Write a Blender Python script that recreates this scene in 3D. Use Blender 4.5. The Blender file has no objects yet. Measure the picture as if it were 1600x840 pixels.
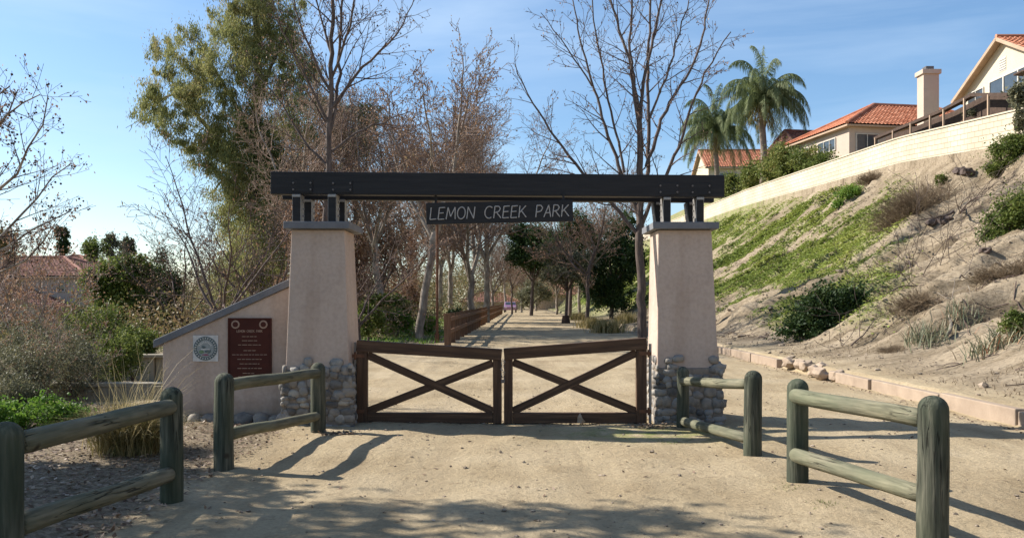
import bpy, bmesh, math, random
import numpy as np
from mathutils import Vector, Matrix, noise as mnoise
R = math.radians
random.seed(7)
scene = bpy.context.scene
col = scene.collection

# ------------------------------------------------------------------ camera
F = 1300.0                      # focal length in photo pixels (1600 wide)
CAMZ = 1.6
cam_d = bpy.data.cameras.new("camera")
cam = bpy.data.objects.new("camera", cam_d); col.objects.link(cam)
cam.location = (0, 0, CAMZ); cam.rotation_euler = (R(90), 0, 0)
cam_d.sensor_width = 36; cam_d.lens = 36 * F / 1600; cam_d.shift_y = 50 / 1600
cam_d.clip_start = 0.05; cam_d.clip_end = 4000
scene.camera = cam

# ------------------------------------------------------------------ world, sun, exposure
SUNV = Vector((-1.17, 0.37, 0.925)).normalized()
world = bpy.data.worlds.new("World"); scene.world = world; world.use_nodes = True
wn, wl = world.node_tree.nodes, world.node_tree.links
wn.clear()
wo = wn.new("ShaderNodeOutputWorld"); bg = wn.new("ShaderNodeBackground")
sky = wn.new("ShaderNodeTexSky"); sky.sky_type = 'NISHITA'; sky.sun_disc = False
sky.sun_elevation = math.asin(SUNV.z); sky.sun_rotation = math.atan2(SUNV.x, SUNV.y)
sky.altitude = 100; sky.air_density = 1.0; sky.dust_density = 0.6; sky.ozone_density = 2.2
bg.inputs["Strength"].default_value = 0.095
# thin cirrus mixed over the sky by direction
tc = wn.new("ShaderNodeTexCoord"); mp = wn.new("ShaderNodeMapping"); mp.inputs["Scale"].default_value = (1.2, 1.2, 7.0)
mp.inputs["Rotation"].default_value = (0.10, 0.12, 0.5)
nz = wn.new("ShaderNodeTexNoise"); nz.inputs["Scale"].default_value = 1.4; nz.inputs["Detail"].default_value = 7; nz.inputs["Roughness"].default_value = 0.55
nz.inputs["Distortion"].default_value = 0.35
cr = wn.new("ShaderNodeValToRGB"); cr.color_ramp.elements[0].position = 0.46; cr.color_ramp.elements[1].position = 0.80
cr.color_ramp.elements[0].color = (0.08, 0.08, 0.08, 1); cr.color_ramp.elements[1].color = (0.55, 0.55, 0.55, 1)
mx = wn.new("ShaderNodeMixRGB"); mx.inputs[2].default_value = (4.6, 5.7, 7.0, 1)
wl.new(tc.outputs["Generated"], mp.inputs[0]); wl.new(mp.outputs[0], nz.inputs[0]); wl.new(nz.outputs[0], cr.inputs[0])
wl.new(cr.outputs[0], mx.inputs[0]); hs = wn.new('ShaderNodeHueSaturation'); hs.inputs['Saturation'].default_value = 1.20; hs.inputs['Value'].default_value = 1.0; wl.new(sky.outputs[0], hs.inputs['Color']); wl.new(hs.outputs[0], mx.inputs[1]); wl.new(mx.outputs[0], bg.inputs[0])
wl.new(bg.outputs[0], wo.inputs[0])
sun_d = bpy.data.lights.new("sun", 'SUN'); sun_d.energy = 5.0; sun_d.angle = R(0.53); sun_d.color = (1.0, 0.945, 0.86)
sun = bpy.data.objects.new("sun", sun_d); col.objects.link(sun)
sun.rotation_euler = (-SUNV).to_track_quat('-Z', 'Y').to_euler(); sun.location = (-20, 10, 30)
vs = scene.view_settings
scene.display_settings.display_device = 'sRGB'
vs.view_transform = 'Standard'; vs.look = 'None'; vs.exposure = 0.87; vs.gamma = 1; vs.use_curve_mapping = False
scene.cycles.max_bounces = 7; scene.cycles.transparent_max_bounces = 8; scene.cycles.diffuse_bounces = 4
scene.cycles.use_denoising = True
scene.cycles.use_adaptive_sampling = True; scene.cycles.adaptive_threshold = 0.012

# ------------------------------------------------------------------ helpers
def at(px, py, Y):
    """world point at depth Y seen at photo pixel (px, py)"""
    return Vector(((px - 800) * Y / F, Y, CAMZ - (py - 470) * Y / F))

def _h(ix, iy, s):
    n = np.sin(ix * 127.1 + iy * 311.7 + s * 74.7) * 43758.5453
    return n - np.floor(n)
def vn(x, y, s=0):
    x = np.asarray(x, float); y = np.asarray(y, float)
    ix, iy = np.floor(x), np.floor(y); fx, fy = x - ix, y - iy
    fx = fx * fx * (3 - 2 * fx); fy = fy * fy * (3 - 2 * fy)
    a, b, c, d = _h(ix, iy, s), _h(ix + 1, iy, s), _h(ix, iy + 1, s), _h(ix + 1, iy + 1, s)
    return (a * (1 - fx) + b * fx) * (1 - fy) + (c * (1 - fx) + d * fx) * fy
def fbm(x, y, s=0, o=4):
    t, a, w = 0, 1.0, 0
    for k in range(o):
        t = t + a * vn(x * 2 ** k, y * 2 ** k, s + k * 3); w += a; a *= .5
    return t / w
def ss(a, b, x):
    t = np.clip((np.asarray(x, float) - a) / (b - a), 0, 1); return t * t * (3 - 2 * t)

WALLX = 22.0
def zbase(y):      # foot of the block wall along the hill
    return np.interp(y, [0, 20, 35, 47, 78, 164, 400], [5.0, 6.6, 7.9, 8.95, 10.1, 11.6, 12.5])
def padz(y):
    return np.interp(y, [0, 35, 50, 66, 108, 170], [9.5, 10.6, 11.6, 12.6, 14.8, 15.5])
def H(x, y):
    x = np.asarray(x, float); y = np.asarray(y, float)
    h = (fbm(x * .5, y * .5, 1, 3) - .5) * .045 + (fbm(x * 2.3, y * 2.3, 5, 3) - .5) * .05 + (vn(x * 4.1, y * 4.1, 7) - .5) * .014
    h = h * ss(1.0, 3, y)
    # wheel ruts
    h = h - .012 * (np.exp(-((x + .75) / .22) ** 2) + np.exp(-((x - .75) / .22) ** 2))
    left = ss(3.0, 5.0, -x) * (1 - ss(10, 16, y) * 0)
    h = h + left * ((fbm(x * 1.4, y * 1.4, 9, 4) - .45) * .16)
    h = h - 1.6 * ss(14, 30, -x)
    # hill
    t = np.clip((x - 7.6) / (WALLX - .3 - 7.6), 0, 1)
    zb = zbase(y)
    base = .22 * ss(6.45, 6.6, x) + .22 * ss(6.6, 8.8, x)
    hill = (zb - .44) * (0.75 * t + .25 * t * t) * ss(0, .12, t)
    rw = ss(0.02, .15, t) * (1 - ss(.93, 1.0, t))
    yy = y + .35 * (x - 8) * .35 + (fbm(x * .25, y * .25, 20, 2) - .5) * 2.2
    rill = np.abs(vn(yy * .9, x * .10, 31) - .5) * 2
    rill2 = np.abs(vn(yy * 2.6, x * .28, 35) - .5) * 2
    h = h + base + hill + rw * ((rill - .5) * .50 + (rill2 - .5) * .26 + (vn(yy * 6.5, x * .8, 37) - .5) * .12 + (fbm(x * .5, y * .5, 40, 4) - .5) * .8 + (fbm(x * 3, y * 3, 44, 3) - .5) * .26 - .14 * ss(.60, .72, fbm(x * 1.1, yy * 1.5, 48, 3)) - .38 * ss(.80, .97, 1 - 2 * np.abs(vn(yy * 1.05 + .3 * vn(x * 1.3, y, 52), x * .16, 51) - .5)) * ss(9, 12, x) * ss(.42, .50, x / np.maximum(y, 1)))
    up = ss(WALLX + .25, WALLX + 3.2, x)
    behind = (x > WALLX - .05)
    zt = zb + 1.25
    hb = zt + (padz(y) - zt) * up
    h = np.where(behind, hb, h)
    return h

def hit(px, py, y0=4, y1=240):
    ys = np.arange(y0, y1, .05); xs = (px - 800) * ys / F; zs = CAMZ - (py - 470) * ys / F
    below = np.nonzero(zs < H(xs, ys))[0]
    i = below[0] if len(below) else len(ys) - 1
    return Vector((xs[i], ys[i], float(H(xs[i], ys[i]))))
def gz(x, y): return float(H(x, y))

def tag(o, label=None, cat=None, group=None, kind=None):
    if label: o["label"] = label
    if cat: o["category"] = cat
    if group: o["group"] = group
    if kind: o["kind"] = kind
    return o
def thing(name, label, cat, loc=(0, 0, 0), rz=0, group=None):
    o = bpy.data.objects.new(name, None); col.objects.link(o)
    o.location = loc; o.rotation_euler = (0, 0, rz); o.empty_display_size = .2
    return tag(o, label, cat, group)
def dup(src, loc, rz=0, sc=1.0, label=None, name=None):
    c = src.copy(); col.objects.link(c); c.location = loc; c.rotation_euler = (0, 0, rz)
    c.scale = (sc, sc, sc) if not isinstance(sc, tuple) else sc
    if label: c["label"] = label
    for ch in list(src.children):
        d = ch.copy(); col.objects.link(d); d.parent = c
        for g in list(ch.children):
            e = g.copy(); col.objects.link(e); e.parent = d
    return c

def mesh_np(name, V, faces, m, parent=None, world=True, smooth=False, attr=None, uv=None):
    """V (n,3); faces list of (k,m) int arrays"""
    V = np.asarray(V, float).reshape(-1, 3)
    if parent is not None and world:
        V = V - np.array(parent.location)
        if parent.parent is not None: V = V - np.array(parent.parent.location)
    me = bpy.data.meshes.new(name)
    if not isinstance(faces, (list, tuple)): faces = [faces]
    faces = [np.asarray(f, np.int32) for f in faces if len(f)]
    nl = sum(f.size for f in faces); nf = sum(len(f) for f in faces)
    me.vertices.add(len(V)); me.vertices.foreach_set("co", V.astype(np.float32).ravel())
    me.loops.add(nl); me.loops.foreach_set("vertex_index", np.concatenate([f.ravel() for f in faces]))
    starts, p = [], 0
    for f in faces:
        k = f.shape[1]; starts.append(p + np.arange(len(f)) * k); p += f.size
    me.polygons.add(nf); me.polygons.foreach_set("loop_start", np.concatenate(starts).astype(np.int32))
    if smooth: me.polygons.foreach_set("use_smooth", np.ones(nf, bool))
    if attr is not None:
        a = me.attributes.new("rnd", 'FLOAT', 'FACE'); a.data.foreach_set("value", np.asarray(attr, np.float32))
    if uv is not None:
        u = me.uv_layers.new(name="UVMap"); u.data.foreach_set("uv", np.asarray(uv, np.float32).ravel())
    me.update(calc_edges=True); me.validate()
    me.materials.append(m)
    o = bpy.data.objects.new(name, me); col.objects.link(o)
    if parent is not None: o.parent = parent
    return o

class MB:
    """collects shapes; build() links them as ONE mesh"""
    def __init__(s): s.v = []; s.f = []; s.n = 0; s.r = []
    def add(s, V, Fc, r=None):
        V = np.asarray(V, float).reshape(-1, 3)
        s.v.append(V)
        for f in Fc: s.f.append(tuple(i + s.n for i in f)); s.r.append(random.random() if r is None else r)
        s.n += len(V)
    def box(s, c, d, rot=None, r=None):
        c = Vector(c); hx, hy, hz = d[0] / 2, d[1] / 2, d[2] / 2
        P = [Vector((x, y, z)) for x in (-hx, hx) for y in (-hy, hy) for z in (-hz, hz)]
        if rot is not None: P = [rot @ p for p in P]
        s.add([c + p for p in P], [(0, 1, 3, 2), (4, 6, 7, 5), (0, 4, 5, 1), (2, 3, 7, 6), (0, 2, 6, 4), (1, 5, 7, 3)], r)
    def bar(s, a, b, w, h, up=Vector((0, 0, 1))):
        a, b = Vector(a), Vector(b); x = (b - a); L = x.length; x.normalize()
        y = up.cross(x); y = y.normalized() if y.length > 1e-4 else Vector((0, 1, 0)); z = x.cross(y)
        s.box((a + b) / 2, (L, w, h), Matrix((x, y, z)).transposed())
    def tube(s, pts, rad, n=10, cap=True, r=None):
        pts = [Vector(p) for p in pts]
        if not hasattr(rad, "__len__"): rad = [rad] * len(pts)
        V = []; ref = Vector((0.31, 0.17, .93)).normalized()
        for i, p in enumerate(pts):
            t = (pts[min(i + 1, len(pts) - 1)] - pts[max(i - 1, 0)]).normalized()
            if abs(t.dot(ref)) > .98: a = t.cross(Vector((1, 0, 0))).normalized()
            else: a = t.cross(ref).normalized()
            b = t.cross(a)
            for k in range(n):
                q = 2 * math.pi * k / n; V.append(p + (a * math.cos(q) + b * math.sin(q)) * rad[i])
        Fc = []
        for i in range(len(pts) - 1):
            for k in range(n):
                k2 = (k + 1) % n; Fc.append((i * n + k, i * n + k2, (i + 1) * n + k2, (i + 1) * n + k))
        if cap:
            Fc.append(tuple(range(n))[::-1]); Fc.append(tuple((len(pts) - 1) * n + k for k in range(n)))
        s.add(V, Fc, r)
    def prism(s, poly, a, b):
        """poly: 2-D outline in XZ, extruded from y=a to y=b"""
        n = len(poly)
        V = [(x, a, z) for x, z in poly] + [(x, b, z) for x, z in poly]
        Fc = [tuple(range(n)), tuple(range(2 * n - 1, n - 1, -1))]
        for i in range(n): j = (i + 1) % n; Fc.append((i, i + n, j + n, j))
        s.add(V, Fc)
    def blob(s, c, rad, seed=0, amp=.12, sub=2, pw=1.0, r=None):
        V, Fc = ICO[sub]
        V = V.copy()
        if pw != 1.0:
            V = np.sign(V) * np.abs(V) ** pw
        nn = np.array([1 + amp * (2 * mnoise.noise(Vector(p) * 1.4 + Vector((seed * 3.1, seed * 1.7, 0)))) for p in V])
        V = V * nn[:, None] * np.array(rad) + np.array(c)
        s.add(V, Fc, r)
    def build(s, name, m, parent=None, smooth=False, world=True, bevel=0, fixn=False):
        V = np.concatenate(s.v)
        if parent is not None and world:
            V = V - np.array(parent.location)
            if parent.parent is not None: V = V - np.array(parent.parent.location)
        me = bpy.data.meshes.new(name); me.from_pydata(V.tolist(), [], s.f)
        a = me.attributes.new("rnd", 'FLOAT', 'FACE'); a.data.foreach_set("value", np.asarray(s.r, np.float32))
        if smooth: me.polygons.foreach_set("use_smooth", np.ones(len(me.polygons), bool))
        me.update(); me.materials.append(m)
        bm = bmesh.new(); bm.from_mesh(me); bmesh.ops.recalc_face_normals(bm, faces=bm.faces); bm.to_mesh(me); bm.free()
        o = bpy.data.objects.new(name, me); col.objects.link(o)
        if parent is not None: o.parent = parent
        if bevel:
            b = o.modifiers.new("bevel", 'BEVEL'); b.width = bevel; b.segments = 2; b.limit_method = 'ANGLE'
        return o
ICO = {}
for _s in (1, 2, 3):
    _b = bmesh.new(); bmesh.ops.create_icosphere(_b, subdivisions=_s, radius=1)
    ICO[_s] = (np.array([v.co[:] for v in _b.verts]), [tuple(v.index for v in f.verts) for f in _b.faces]); _b.free()

def oriented(o, a, b, parent):
    """place object (local X along length, centred) from a to b (world) under an unrotated parent"""
    a, b = Vector(a), Vector(b); d = (b - a)
    o.rotation_euler = d.to_track_quat('X', 'Z').to_euler()
    o.location = (a + b) / 2 - parent.location
    return o
def plank(parent, name, a, b, w, h, m, bevel=.006, seed=0):
    """w = thickness (across), h = height"""
    L = (Vector(b) - Vector(a)).length
    k = MB(); n = max(2, int(L / .25))
    V = []; Fc = []
    for i in range(n + 1):
        x = -L / 2 + L * i / n
        j = [(mnoise.noise(Vector((x * 2 + seed, q * 3.3, seed))) * .0025) for q in range(4)]
        V += [(x, -w / 2 + j[0], -h / 2 + j[1]), (x, w / 2 + j[1], -h / 2 + j[2]), (x, w / 2 + j[2], h / 2 + j[3]), (x, -w / 2 + j[3], h / 2 + j[0])]
    for i in range(n):
        for q in range(4): q2 = (q + 1) % 4; Fc.append((i * 4 + q, i * 4 + q2, i * 4 + 4 + q2, i * 4 + 4 + q))
    Fc += [(3, 2, 1, 0), (n * 4, n * 4 + 1, n * 4 + 2, n * 4 + 3)]
    k.add(V, Fc)
    o = k.build(name, m, None, bevel=bevel); o.parent = parent
    return oriented(o, a, b, parent)

# ------------------------------------------------------------------ materials
def new_mat(name):
    m = bpy.data.materials.new(name); m.use_nodes = True
    nt = m.node_tree; b = nt.nodes["Principled BSDF"]
    return m, nt.nodes, nt.links, b
def ramp(nodes, stops):
    r = nodes.new("ShaderNodeValToRGB"); e = r.color_ramp.elements
    while len(e) < len(stops): e.new(0.5)
    for i, (p, c) in enumerate(stops): e[i].position = p; e[i].color = (*c, 1)
    return r
def noise_mat(name, stops, scale=6, detail=6, rough=.85, bump=.2, bscale=None, stretch=(1, 1, 1), spec=.3, rnd=0.0, dist=.01, metal=0, second=None):
    m, N, L, b = new_mat(name)
    tc = N.new("ShaderNodeTexCoord"); mp = N.new("ShaderNodeMapping"); mp.inputs["Scale"].default_value = stretch
    n1 = N.new("ShaderNodeTexNoise"); n1.inputs["Scale"].default_value = scale; n1.inputs["Detail"].default_value = detail; n1.inputs["Roughness"].default_value = .62
    L.new(tc.outputs["Object"], mp.inputs[0]); L.new(mp.outputs[0], n1.inputs[0])
    r = ramp(N, stops); fac = n1.outputs[0]
    if rnd:
        at_ = N.new("ShaderNodeAttribute"); at_.attribute_name = "rnd"
        ma = N.new("ShaderNodeMath"); ma.operation = 'MULTIPLY_ADD'; ma.inputs[1].default_value = rnd; 
        sb = N.new("ShaderNodeMath"); sb.operation = 'SUBTRACT'; sb.inputs[1].default_value = rnd * .5
        L.new(at_.outputs["Fac"], ma.inputs[0]); L.new(n1.outputs[0], ma.inputs[2]); L.new(ma.outputs[0], sb.inputs[0]); fac = sb.outputs[0]
    L.new(fac, r.inputs[0]); out = r.outputs[0]
    if second:      # (scale, colour, lo, hi, strength): blotches of dirt / lichen
        n3 = N.new("ShaderNodeTexNoise"); n3.inputs["Scale"].default_value = second[0]; n3.inputs["Detail"].default_value = 5
        L.new(tc.outputs["Object"], n3.inputs[0])
        r3 = ramp(N, [(second[2], (0, 0, 0)), (second[3], (second[4],) * 3)]); L.new(n3.outputs[0], r3.inputs[0])
        mx = N.new("ShaderNodeMixRGB"); mx.inputs[2].default_value = (*second[1], 1)
        L.new(r3.outputs[0], mx.inputs[0]); L.new(out, mx.inputs[1]); out = mx.outputs[0]
    L.new(out, b.inputs["Base Color"])
    b.inputs["Roughness"].default_value = rough; b.inputs["Metallic"].default_value = metal
    b.inputs["Specular IOR Level"].default_value = spec
    if bump:
        n2 = N.new("ShaderNodeTexNoise"); n2.inputs["Scale"].default_value = bscale or scale * 4; n2.inputs["Detail"].default_value = 8
        L.new(mp.outputs[0], n2.inputs[0]); bp = N.new("ShaderNodeBump"); bp.inputs["Strength"].default_value = bump; bp.inputs["Distance"].default_value = dist
        L.new(n2.outputs[0], bp.inputs["Height"]); L.new(bp.outputs[0], b.inputs["Normal"])
    return m
def leaf_mat(name, stops, trans=.35, rough=.6):
    m, N, L, b = new_mat(name)
    a = N.new("ShaderNodeAttribute"); a.attribute_name = "rnd"
    r = ramp(N, stops); L.new(a.outputs["Fac"], r.inputs[0]); L.new(r.outputs[0], b.inputs["Base Color"])
    b.inputs["Roughness"].default_value = rough; b.inputs["Specular IOR Level"].default_value = .25
    t = N.new("ShaderNodeBsdfTranslucent"); L.new(r.outputs[0], t.inputs[0])
    mx = N.new("ShaderNodeMixShader"); mx.inputs[0].default_value = trans
    L.new(b.outputs[0], mx.inputs[1]); L.new(t.outputs[0], mx.inputs[2]); L.new(mx.outputs[0], N["Material Output"].inputs[0])
    return m
def flat_mat(name, c, rough=.6, metal=0, spec=.4):
    m, N, L, b = new_mat(name)
    n1 = N.new("ShaderNodeTexNoise"); n1.inputs["Scale"].default_value = 9; n1.inputs["Detail"].default_value = 5
    r = ramp(N, [(.3, tuple(x * .85 for x in c)), (.7, tuple(min(1, x * 1.12) for x in c))]); L.new(n1.outputs[0], r.inputs[0])
    L.new(r.outputs[0], b.inputs["Base Color"])
    b.inputs["Roughness"].default_value = rough; b.inputs["Metallic"].default_value = metal; b.inputs["Specular IOR Level"].default_value = spec
    return m

M = {}
M['stucco'] = noise_mat("stucco", [(.3, (.34, .265, .215)), (.7, (.41, .325, .265))], scale=2.2, bump=.5, bscale=90, rough=.92, dist=.004, second=(1.3, (.25, .19, .15), .55, .8, .45))
def stucco_mat():
    m, N, L, b = new_mat("stucco")
    tc = N.new("ShaderNodeTexCoord"); O = tc.outputs["Object"]
    def nz(sc, det, st=None):
        n = N.new("ShaderNodeTexNoise"); n.inputs["Scale"].default_value = sc; n.inputs["Detail"].default_value = det
        if st: mp = N.new("ShaderNodeMapping"); mp.inputs["Scale"].default_value = st; L.new(O, mp.inputs[0]); L.new(mp.outputs[0], n.inputs[0])
        else: L.new(O, n.inputs[0])
        return n.outputs[0]
    def rp(src, st): r_ = ramp(N, st); L.new(src, r_.inputs[0]); return r_.outputs[0]
    def mul(f, a, c):
        x = N.new("ShaderNodeMixRGB"); x.blend_type = 'MULTIPLY'; x.inputs[0].default_value = f; L.new(a, x.inputs[1]); L.new(c, x.inputs[2]); return x.outputs[0]
    c = rp(nz(1.6, 7), [(.30, (.455, .352, .285)), (.55, (.49, .385, .315)), (.75, (.52, .415, .34))])
    c = mul(1, c, rp(nz(1.0, 8, (5, 5, .45)), [(.38, (.90, .88, .86)), (.55, (1, 1, 1))]))      # water streaks
    c = mul(1, c, rp(nz(22, 8), [(.30, (.92, .915, .91)), (.6, (1.04, 1.04, 1.04))]))
    sx = N.new("ShaderNodeSeparateXYZ"); g = N.new("ShaderNodeNewGeometry"); L.new(g.outputs["Position"], sx.inputs[0])
    ad = N.new("ShaderNodeMath"); ad.operation = 'MULTIPLY_ADD'; ad.inputs[1].default_value = .55; L.new(nz(5, 6), ad.inputs[0]); L.new(sx.outputs[2], ad.inputs[2])
    c = mul(1, c, rp(ad.outputs[0], [(.22, (.62, .55, .46)), (.60, (1, 1, 1))]))               # soil splashed on the foot
    L.new(c, b.inputs["Base Color"]); b.inputs["Roughness"].default_value = .93; b.inputs["Specular IOR Level"].default_value = .2
    p1 = N.new("ShaderNodeBump"); p1.inputs["Strength"].default_value = .6; p1.inputs["Distance"].default_value = .006; L.new(nz(110, 4), p1.inputs["Height"])
    p2 = N.new("ShaderNodeBump"); p2.inputs["Strength"].default_value = .55; p2.inputs["Distance"].default_value = .02; L.new(nz(7, 6), p2.inputs["Height"]); L.new(p1.outputs[0], p2.inputs["Normal"])
    L.new(p2.outputs[0], b.inputs["Normal"]); return m
M['stucco'] = stucco_mat()
M['cap'] = noise_mat("cap_concrete", [(.3, (.13, .135, .145)), (.7, (.19, .19, .20))], scale=5, bump=.25, bscale=60, rough=.8, dist=.004)
M['dwood'] = noise_mat("dark_stained_wood", [(.3, (.010, .009, .010)), (.62, (.019, .018, .019)), (.8, (.042, .036, .034))], scale=3, stretch=(.5, 9, 9), bump=.5, bscale=9, rough=.55, dist=.004)
M['gwood'] = noise_mat("brown_gate_wood", [(.3, (.038, .020, .011)), (.55, (.085, .045, .024)), (.8, (.17, .10, .058))], scale=3, stretch=(.5, 9, 9), bump=.6, bscale=9, rough=.65, dist=.004)
M['rwood'] = noise_mat("redwood_fence", [(.3, (.11, .055, .03)), (.55, (.18, .095, .05)), (.8, (.26, .15, .09))], scale=3, stretch=(9, 9, .8), bump=.5, bscale=9, rough=.8)
def log_mat(name, stops, lich, ax):
    """weathered round timber: grain, checks running along it, knots, lichen; ax = mapping scale along/around"""
    m, N, L, b = new_mat(name); tc = N.new("ShaderNodeTexCoord"); oi = N.new("ShaderNodeObjectInfo"); O = tc.outputs["Object"]
    vm = N.new("ShaderNodeVectorMath"); vm.operation = 'ADD'; cb = N.new("ShaderNodeCombineXYZ"); ml = N.new("ShaderNodeMath"); ml.operation = 'MULTIPLY'; ml.inputs[1].default_value = 17
    L.new(oi.outputs["Random"], ml.inputs[0]); [L.new(ml.outputs[0], cb.inputs[q]) for q in range(3)]; L.new(O, vm.inputs[0]); L.new(cb.outputs[0], vm.inputs[1]); O = vm.outputs[0]
    def nz(sc, det, st=None, dist=0):
        n = N.new("ShaderNodeTexNoise"); n.inputs["Scale"].default_value = sc; n.inputs["Detail"].default_value = det; n.inputs["Distortion"].default_value = dist
        if st: mp = N.new("ShaderNodeMapping"); mp.inputs["Scale"].default_value = st; L.new(O, mp.inputs[0]); L.new(mp.outputs[0], n.inputs[0])
        else: L.new(O, n.inputs[0])
        return n.outputs[0]
    def rp(src, st): r_ = ramp(N, st); L.new(src, r_.inputs[0]); return r_.outputs[0]
    def mix(f, a, c, mode='MIX'):
        x = N.new("ShaderNodeMixRGB"); x.blend_type = mode
        for q, v in ((0, f), (1, a), (2, c)):
            if isinstance(v, (int, float)): x.inputs[q].default_value = v
            elif isinstance(v, tuple): x.inputs[q].default_value = (*v, 1)
            else: L.new(v, x.inputs[q])
        return x.outputs[0]
    st = (9, 9, .8) if ax == 'z' else (.8, 9, 9)
    st2 = (7, 7, .33) if ax == 'z' else (.33, 7, 7)
    c = rp(nz(3.6, 9, st), stops)
    c = mix(rp(nz(1.7, 6), [(.40, (0, 0, 0)), (.66, (.65, .65, .65))]), c, lich)
    c = mix(1, c, rp(nz(1.1, 5), [(.35, (.72, .72, .72)), (.65, (1.15, 1.12, 1.05))]), 'MULTIPLY')
    ck = rp(nz(3.0, 3, st2, .3), [(.482, (0, 0, 0)), (.497, (1, 1, 1)), (.503, (1, 1, 1)), (.518, (0, 0, 0))])
    ckm = mix(1, ck, rp(nz(1.9, 3), [(.50, (0, 0, 0)), (.60, (.8, .8, .8))]), 'MULTIPLY')
    c = mix(ckm, c, (.012, .012, .009))
    vo = N.new("ShaderNodeTexVoronoi"); vo.inputs["Scale"].default_value = 2.6; L.new(O, vo.inputs[0])
    c = mix(rp(vo.outputs[0], [(.05, (.85, .85, .85)), (.10, (0, 0, 0))]), c, (.04, .03, .02))
    L.new(c, b.inputs["Base Color"]); b.inputs["Roughness"].default_value = .9; b.inputs["Specular IOR Level"].default_value = .2
    p1 = N.new("ShaderNodeBump"); p1.inputs["Strength"].default_value = .8; p1.inputs["Distance"].default_value = .006; L.new(nz(7, 8, st), p1.inputs["Height"])
    p2 = N.new("ShaderNodeBump"); p2.invert = True; p2.inputs["Strength"].default_value = .9; p2.inputs["Distance"].default_value = .012; L.new(ckm, p2.inputs["Height"]); L.new(p1.outputs[0], p2.inputs["Normal"])
    L.new(p2.outputs[0], b.inputs["Normal"]); return m
M['log'] = log_mat("treated_log", [(.30, (.036, .039, .030)), (.45, (.068, .072, .053)), (.58, (.105, .106, .080)), (.75, (.18, .172, .13))], (.050, .068, .043), 'z')
M['logr'] = log_mat("weathered_rail", [(.28, (.085, .082, .058)), (.45, (.14, .135, .093)), (.60, (.195, .182, .128)), (.78, (.27, .245, .175))], (.10, .115, .075), 'x')
M['steel'] = flat_mat("galvanised_steel", (.30, .28, .26), .5, .5)
M['bolt'] = flat_mat("bolt_steel", (.15, .13, .12), .5, .5)
M['letters'] = flat_mat("routed_letters", (.40, .38, .36), .7)
M['plaque'] = noise_mat("plaque_enamel", [(.3, (.045, .012, .008)), (.7, (.075, .020, .013))], scale=4, bump=.05, rough=.65, spec=.2)
M['plaquetx'] = flat_mat("plaque_lettering", (.33, .22, .16), .5)
M['white'] = flat_mat("white_enamel", (.55, .53, .50), .5)
M['seal_d'] = flat_mat("seal_slate", (.10, .13, .13), .5)
M['seal_b'] = flat_mat("seal_blue", (.28, .30, .29), .5)
M['seal_g'] = flat_mat("seal_green", (.14, .22, .12), .5)
M['seal_p'] = flat_mat("seal_maroon", (.25, .07, .12), .5)
M['mortar'] = noise_mat("mortar", [(.3, (.15, .125, .10)), (.7, (.24, .20, .16))], scale=14, bump=.8, bscale=60, rough=.95)
M['stone'] = noise_mat("river_stone", [(.10, (.09, .085, .08)), (.35, (.19, .175, .155)), (.55, (.29, .25, .205)), (.72, (.22, .215, .205)), (.95, (.42, .37, .30))], scale=9, bump=.35, bscale=50, rough=.8, rnd=.8)
M['kerb'] = noise_mat("kerb_concrete", [(.25, (.24, .18, .13)), (.7, (.37, .285, .21))], scale=3, bump=.5, bscale=40, rough=.9, second=(1.1, (.30, .23, .17), .5, .75, .6))
M['lowwall'] = noise_mat("low_wall_concrete", [(.25, (.20, .17, .125)), (.7, (.31, .27, .20))], scale=3, bump=.4, bscale=30, rough=.9)
M['rust'] = noise_mat("rusty_steel", [(.3, (.10, .045, .025)), (.7, (.20, .095, .05))], scale=8, bump=.2, rough=.8)
M['bark'] = noise_mat("dark_bark", [(.3, (.060, .043, .036)), (.6, (.125, .093, .078)), (.8, (.21, .165, .14))], scale=4, stretch=(3, 3, .6), bump=.8, bscale=14, rough=.9)
M['paleb'] = noise_mat("pale_bark", [(.3, (.12, .095, .075)), (.48, (.22, .18, .145)), (.66, (.40, .345, .285))], scale=2.3, stretch=(2, 2, .7), bump=.5, bscale=14, rough=.9)
M['btwig'] = noise_mat('brown_twigs', [(.3, (.17, .115, .088)), (.7, (.30, .215, .165))], scale=2, bump=0, rough=.9)
M['twig'] = noise_mat("twigs", [(.3, (.075, .050, .043)), (.7, (.15, .105, .09))], scale=2, bump=0, rough=.9)
M['ltwig'] = noise_mat("light_twigs", [(.3, (.20, .145, .12)), (.7, (.34, .265, .225))], scale=2, bump=0, rough=.9)
M['euc'] = leaf_mat("eucalyptus_leaf", [(0, (.115, .13, .045)), (.45, (.22, .23, .085)), (.75, (.32, .30, .115)), (.92, (.37, .29, .13)), (1, (.38, .23, .11))], .5)
M['green'] = leaf_mat("broad_leaf", [(0, (.040, .068, .014)), (.5, (.11, .145, .030)), (1, (.23, .25, .065))], .4)
M['hedge'] = leaf_mat('hedge_leaf', [(0, (.06, .09, .02)), (.5, (.14, .17, .04)), (.85, (.24, .25, .07)), (1, (.26, .14, .07))], .4)
M['under'] = leaf_mat("undergrowth", [(0, (.06, .075, .025)), (.35, (.14, .135, .05)), (.6, (.25, .165, .09)), (1, (.27, .23, .08))], .3)
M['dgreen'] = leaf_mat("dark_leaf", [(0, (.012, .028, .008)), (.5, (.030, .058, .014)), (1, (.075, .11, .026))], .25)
M['lgreen'] = leaf_mat("bright_leaf", [(0, (.06, .13, .015)), (.5, (.12, .22, .03)), (1, (.22, .30, .05))], .4)
M['grey'] = leaf_mat("sage_leaf", [(0, (.065, .068, .040)), (.5, (.145, .145, .085)), (1, (.25, .225, .12))], .3)
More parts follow.
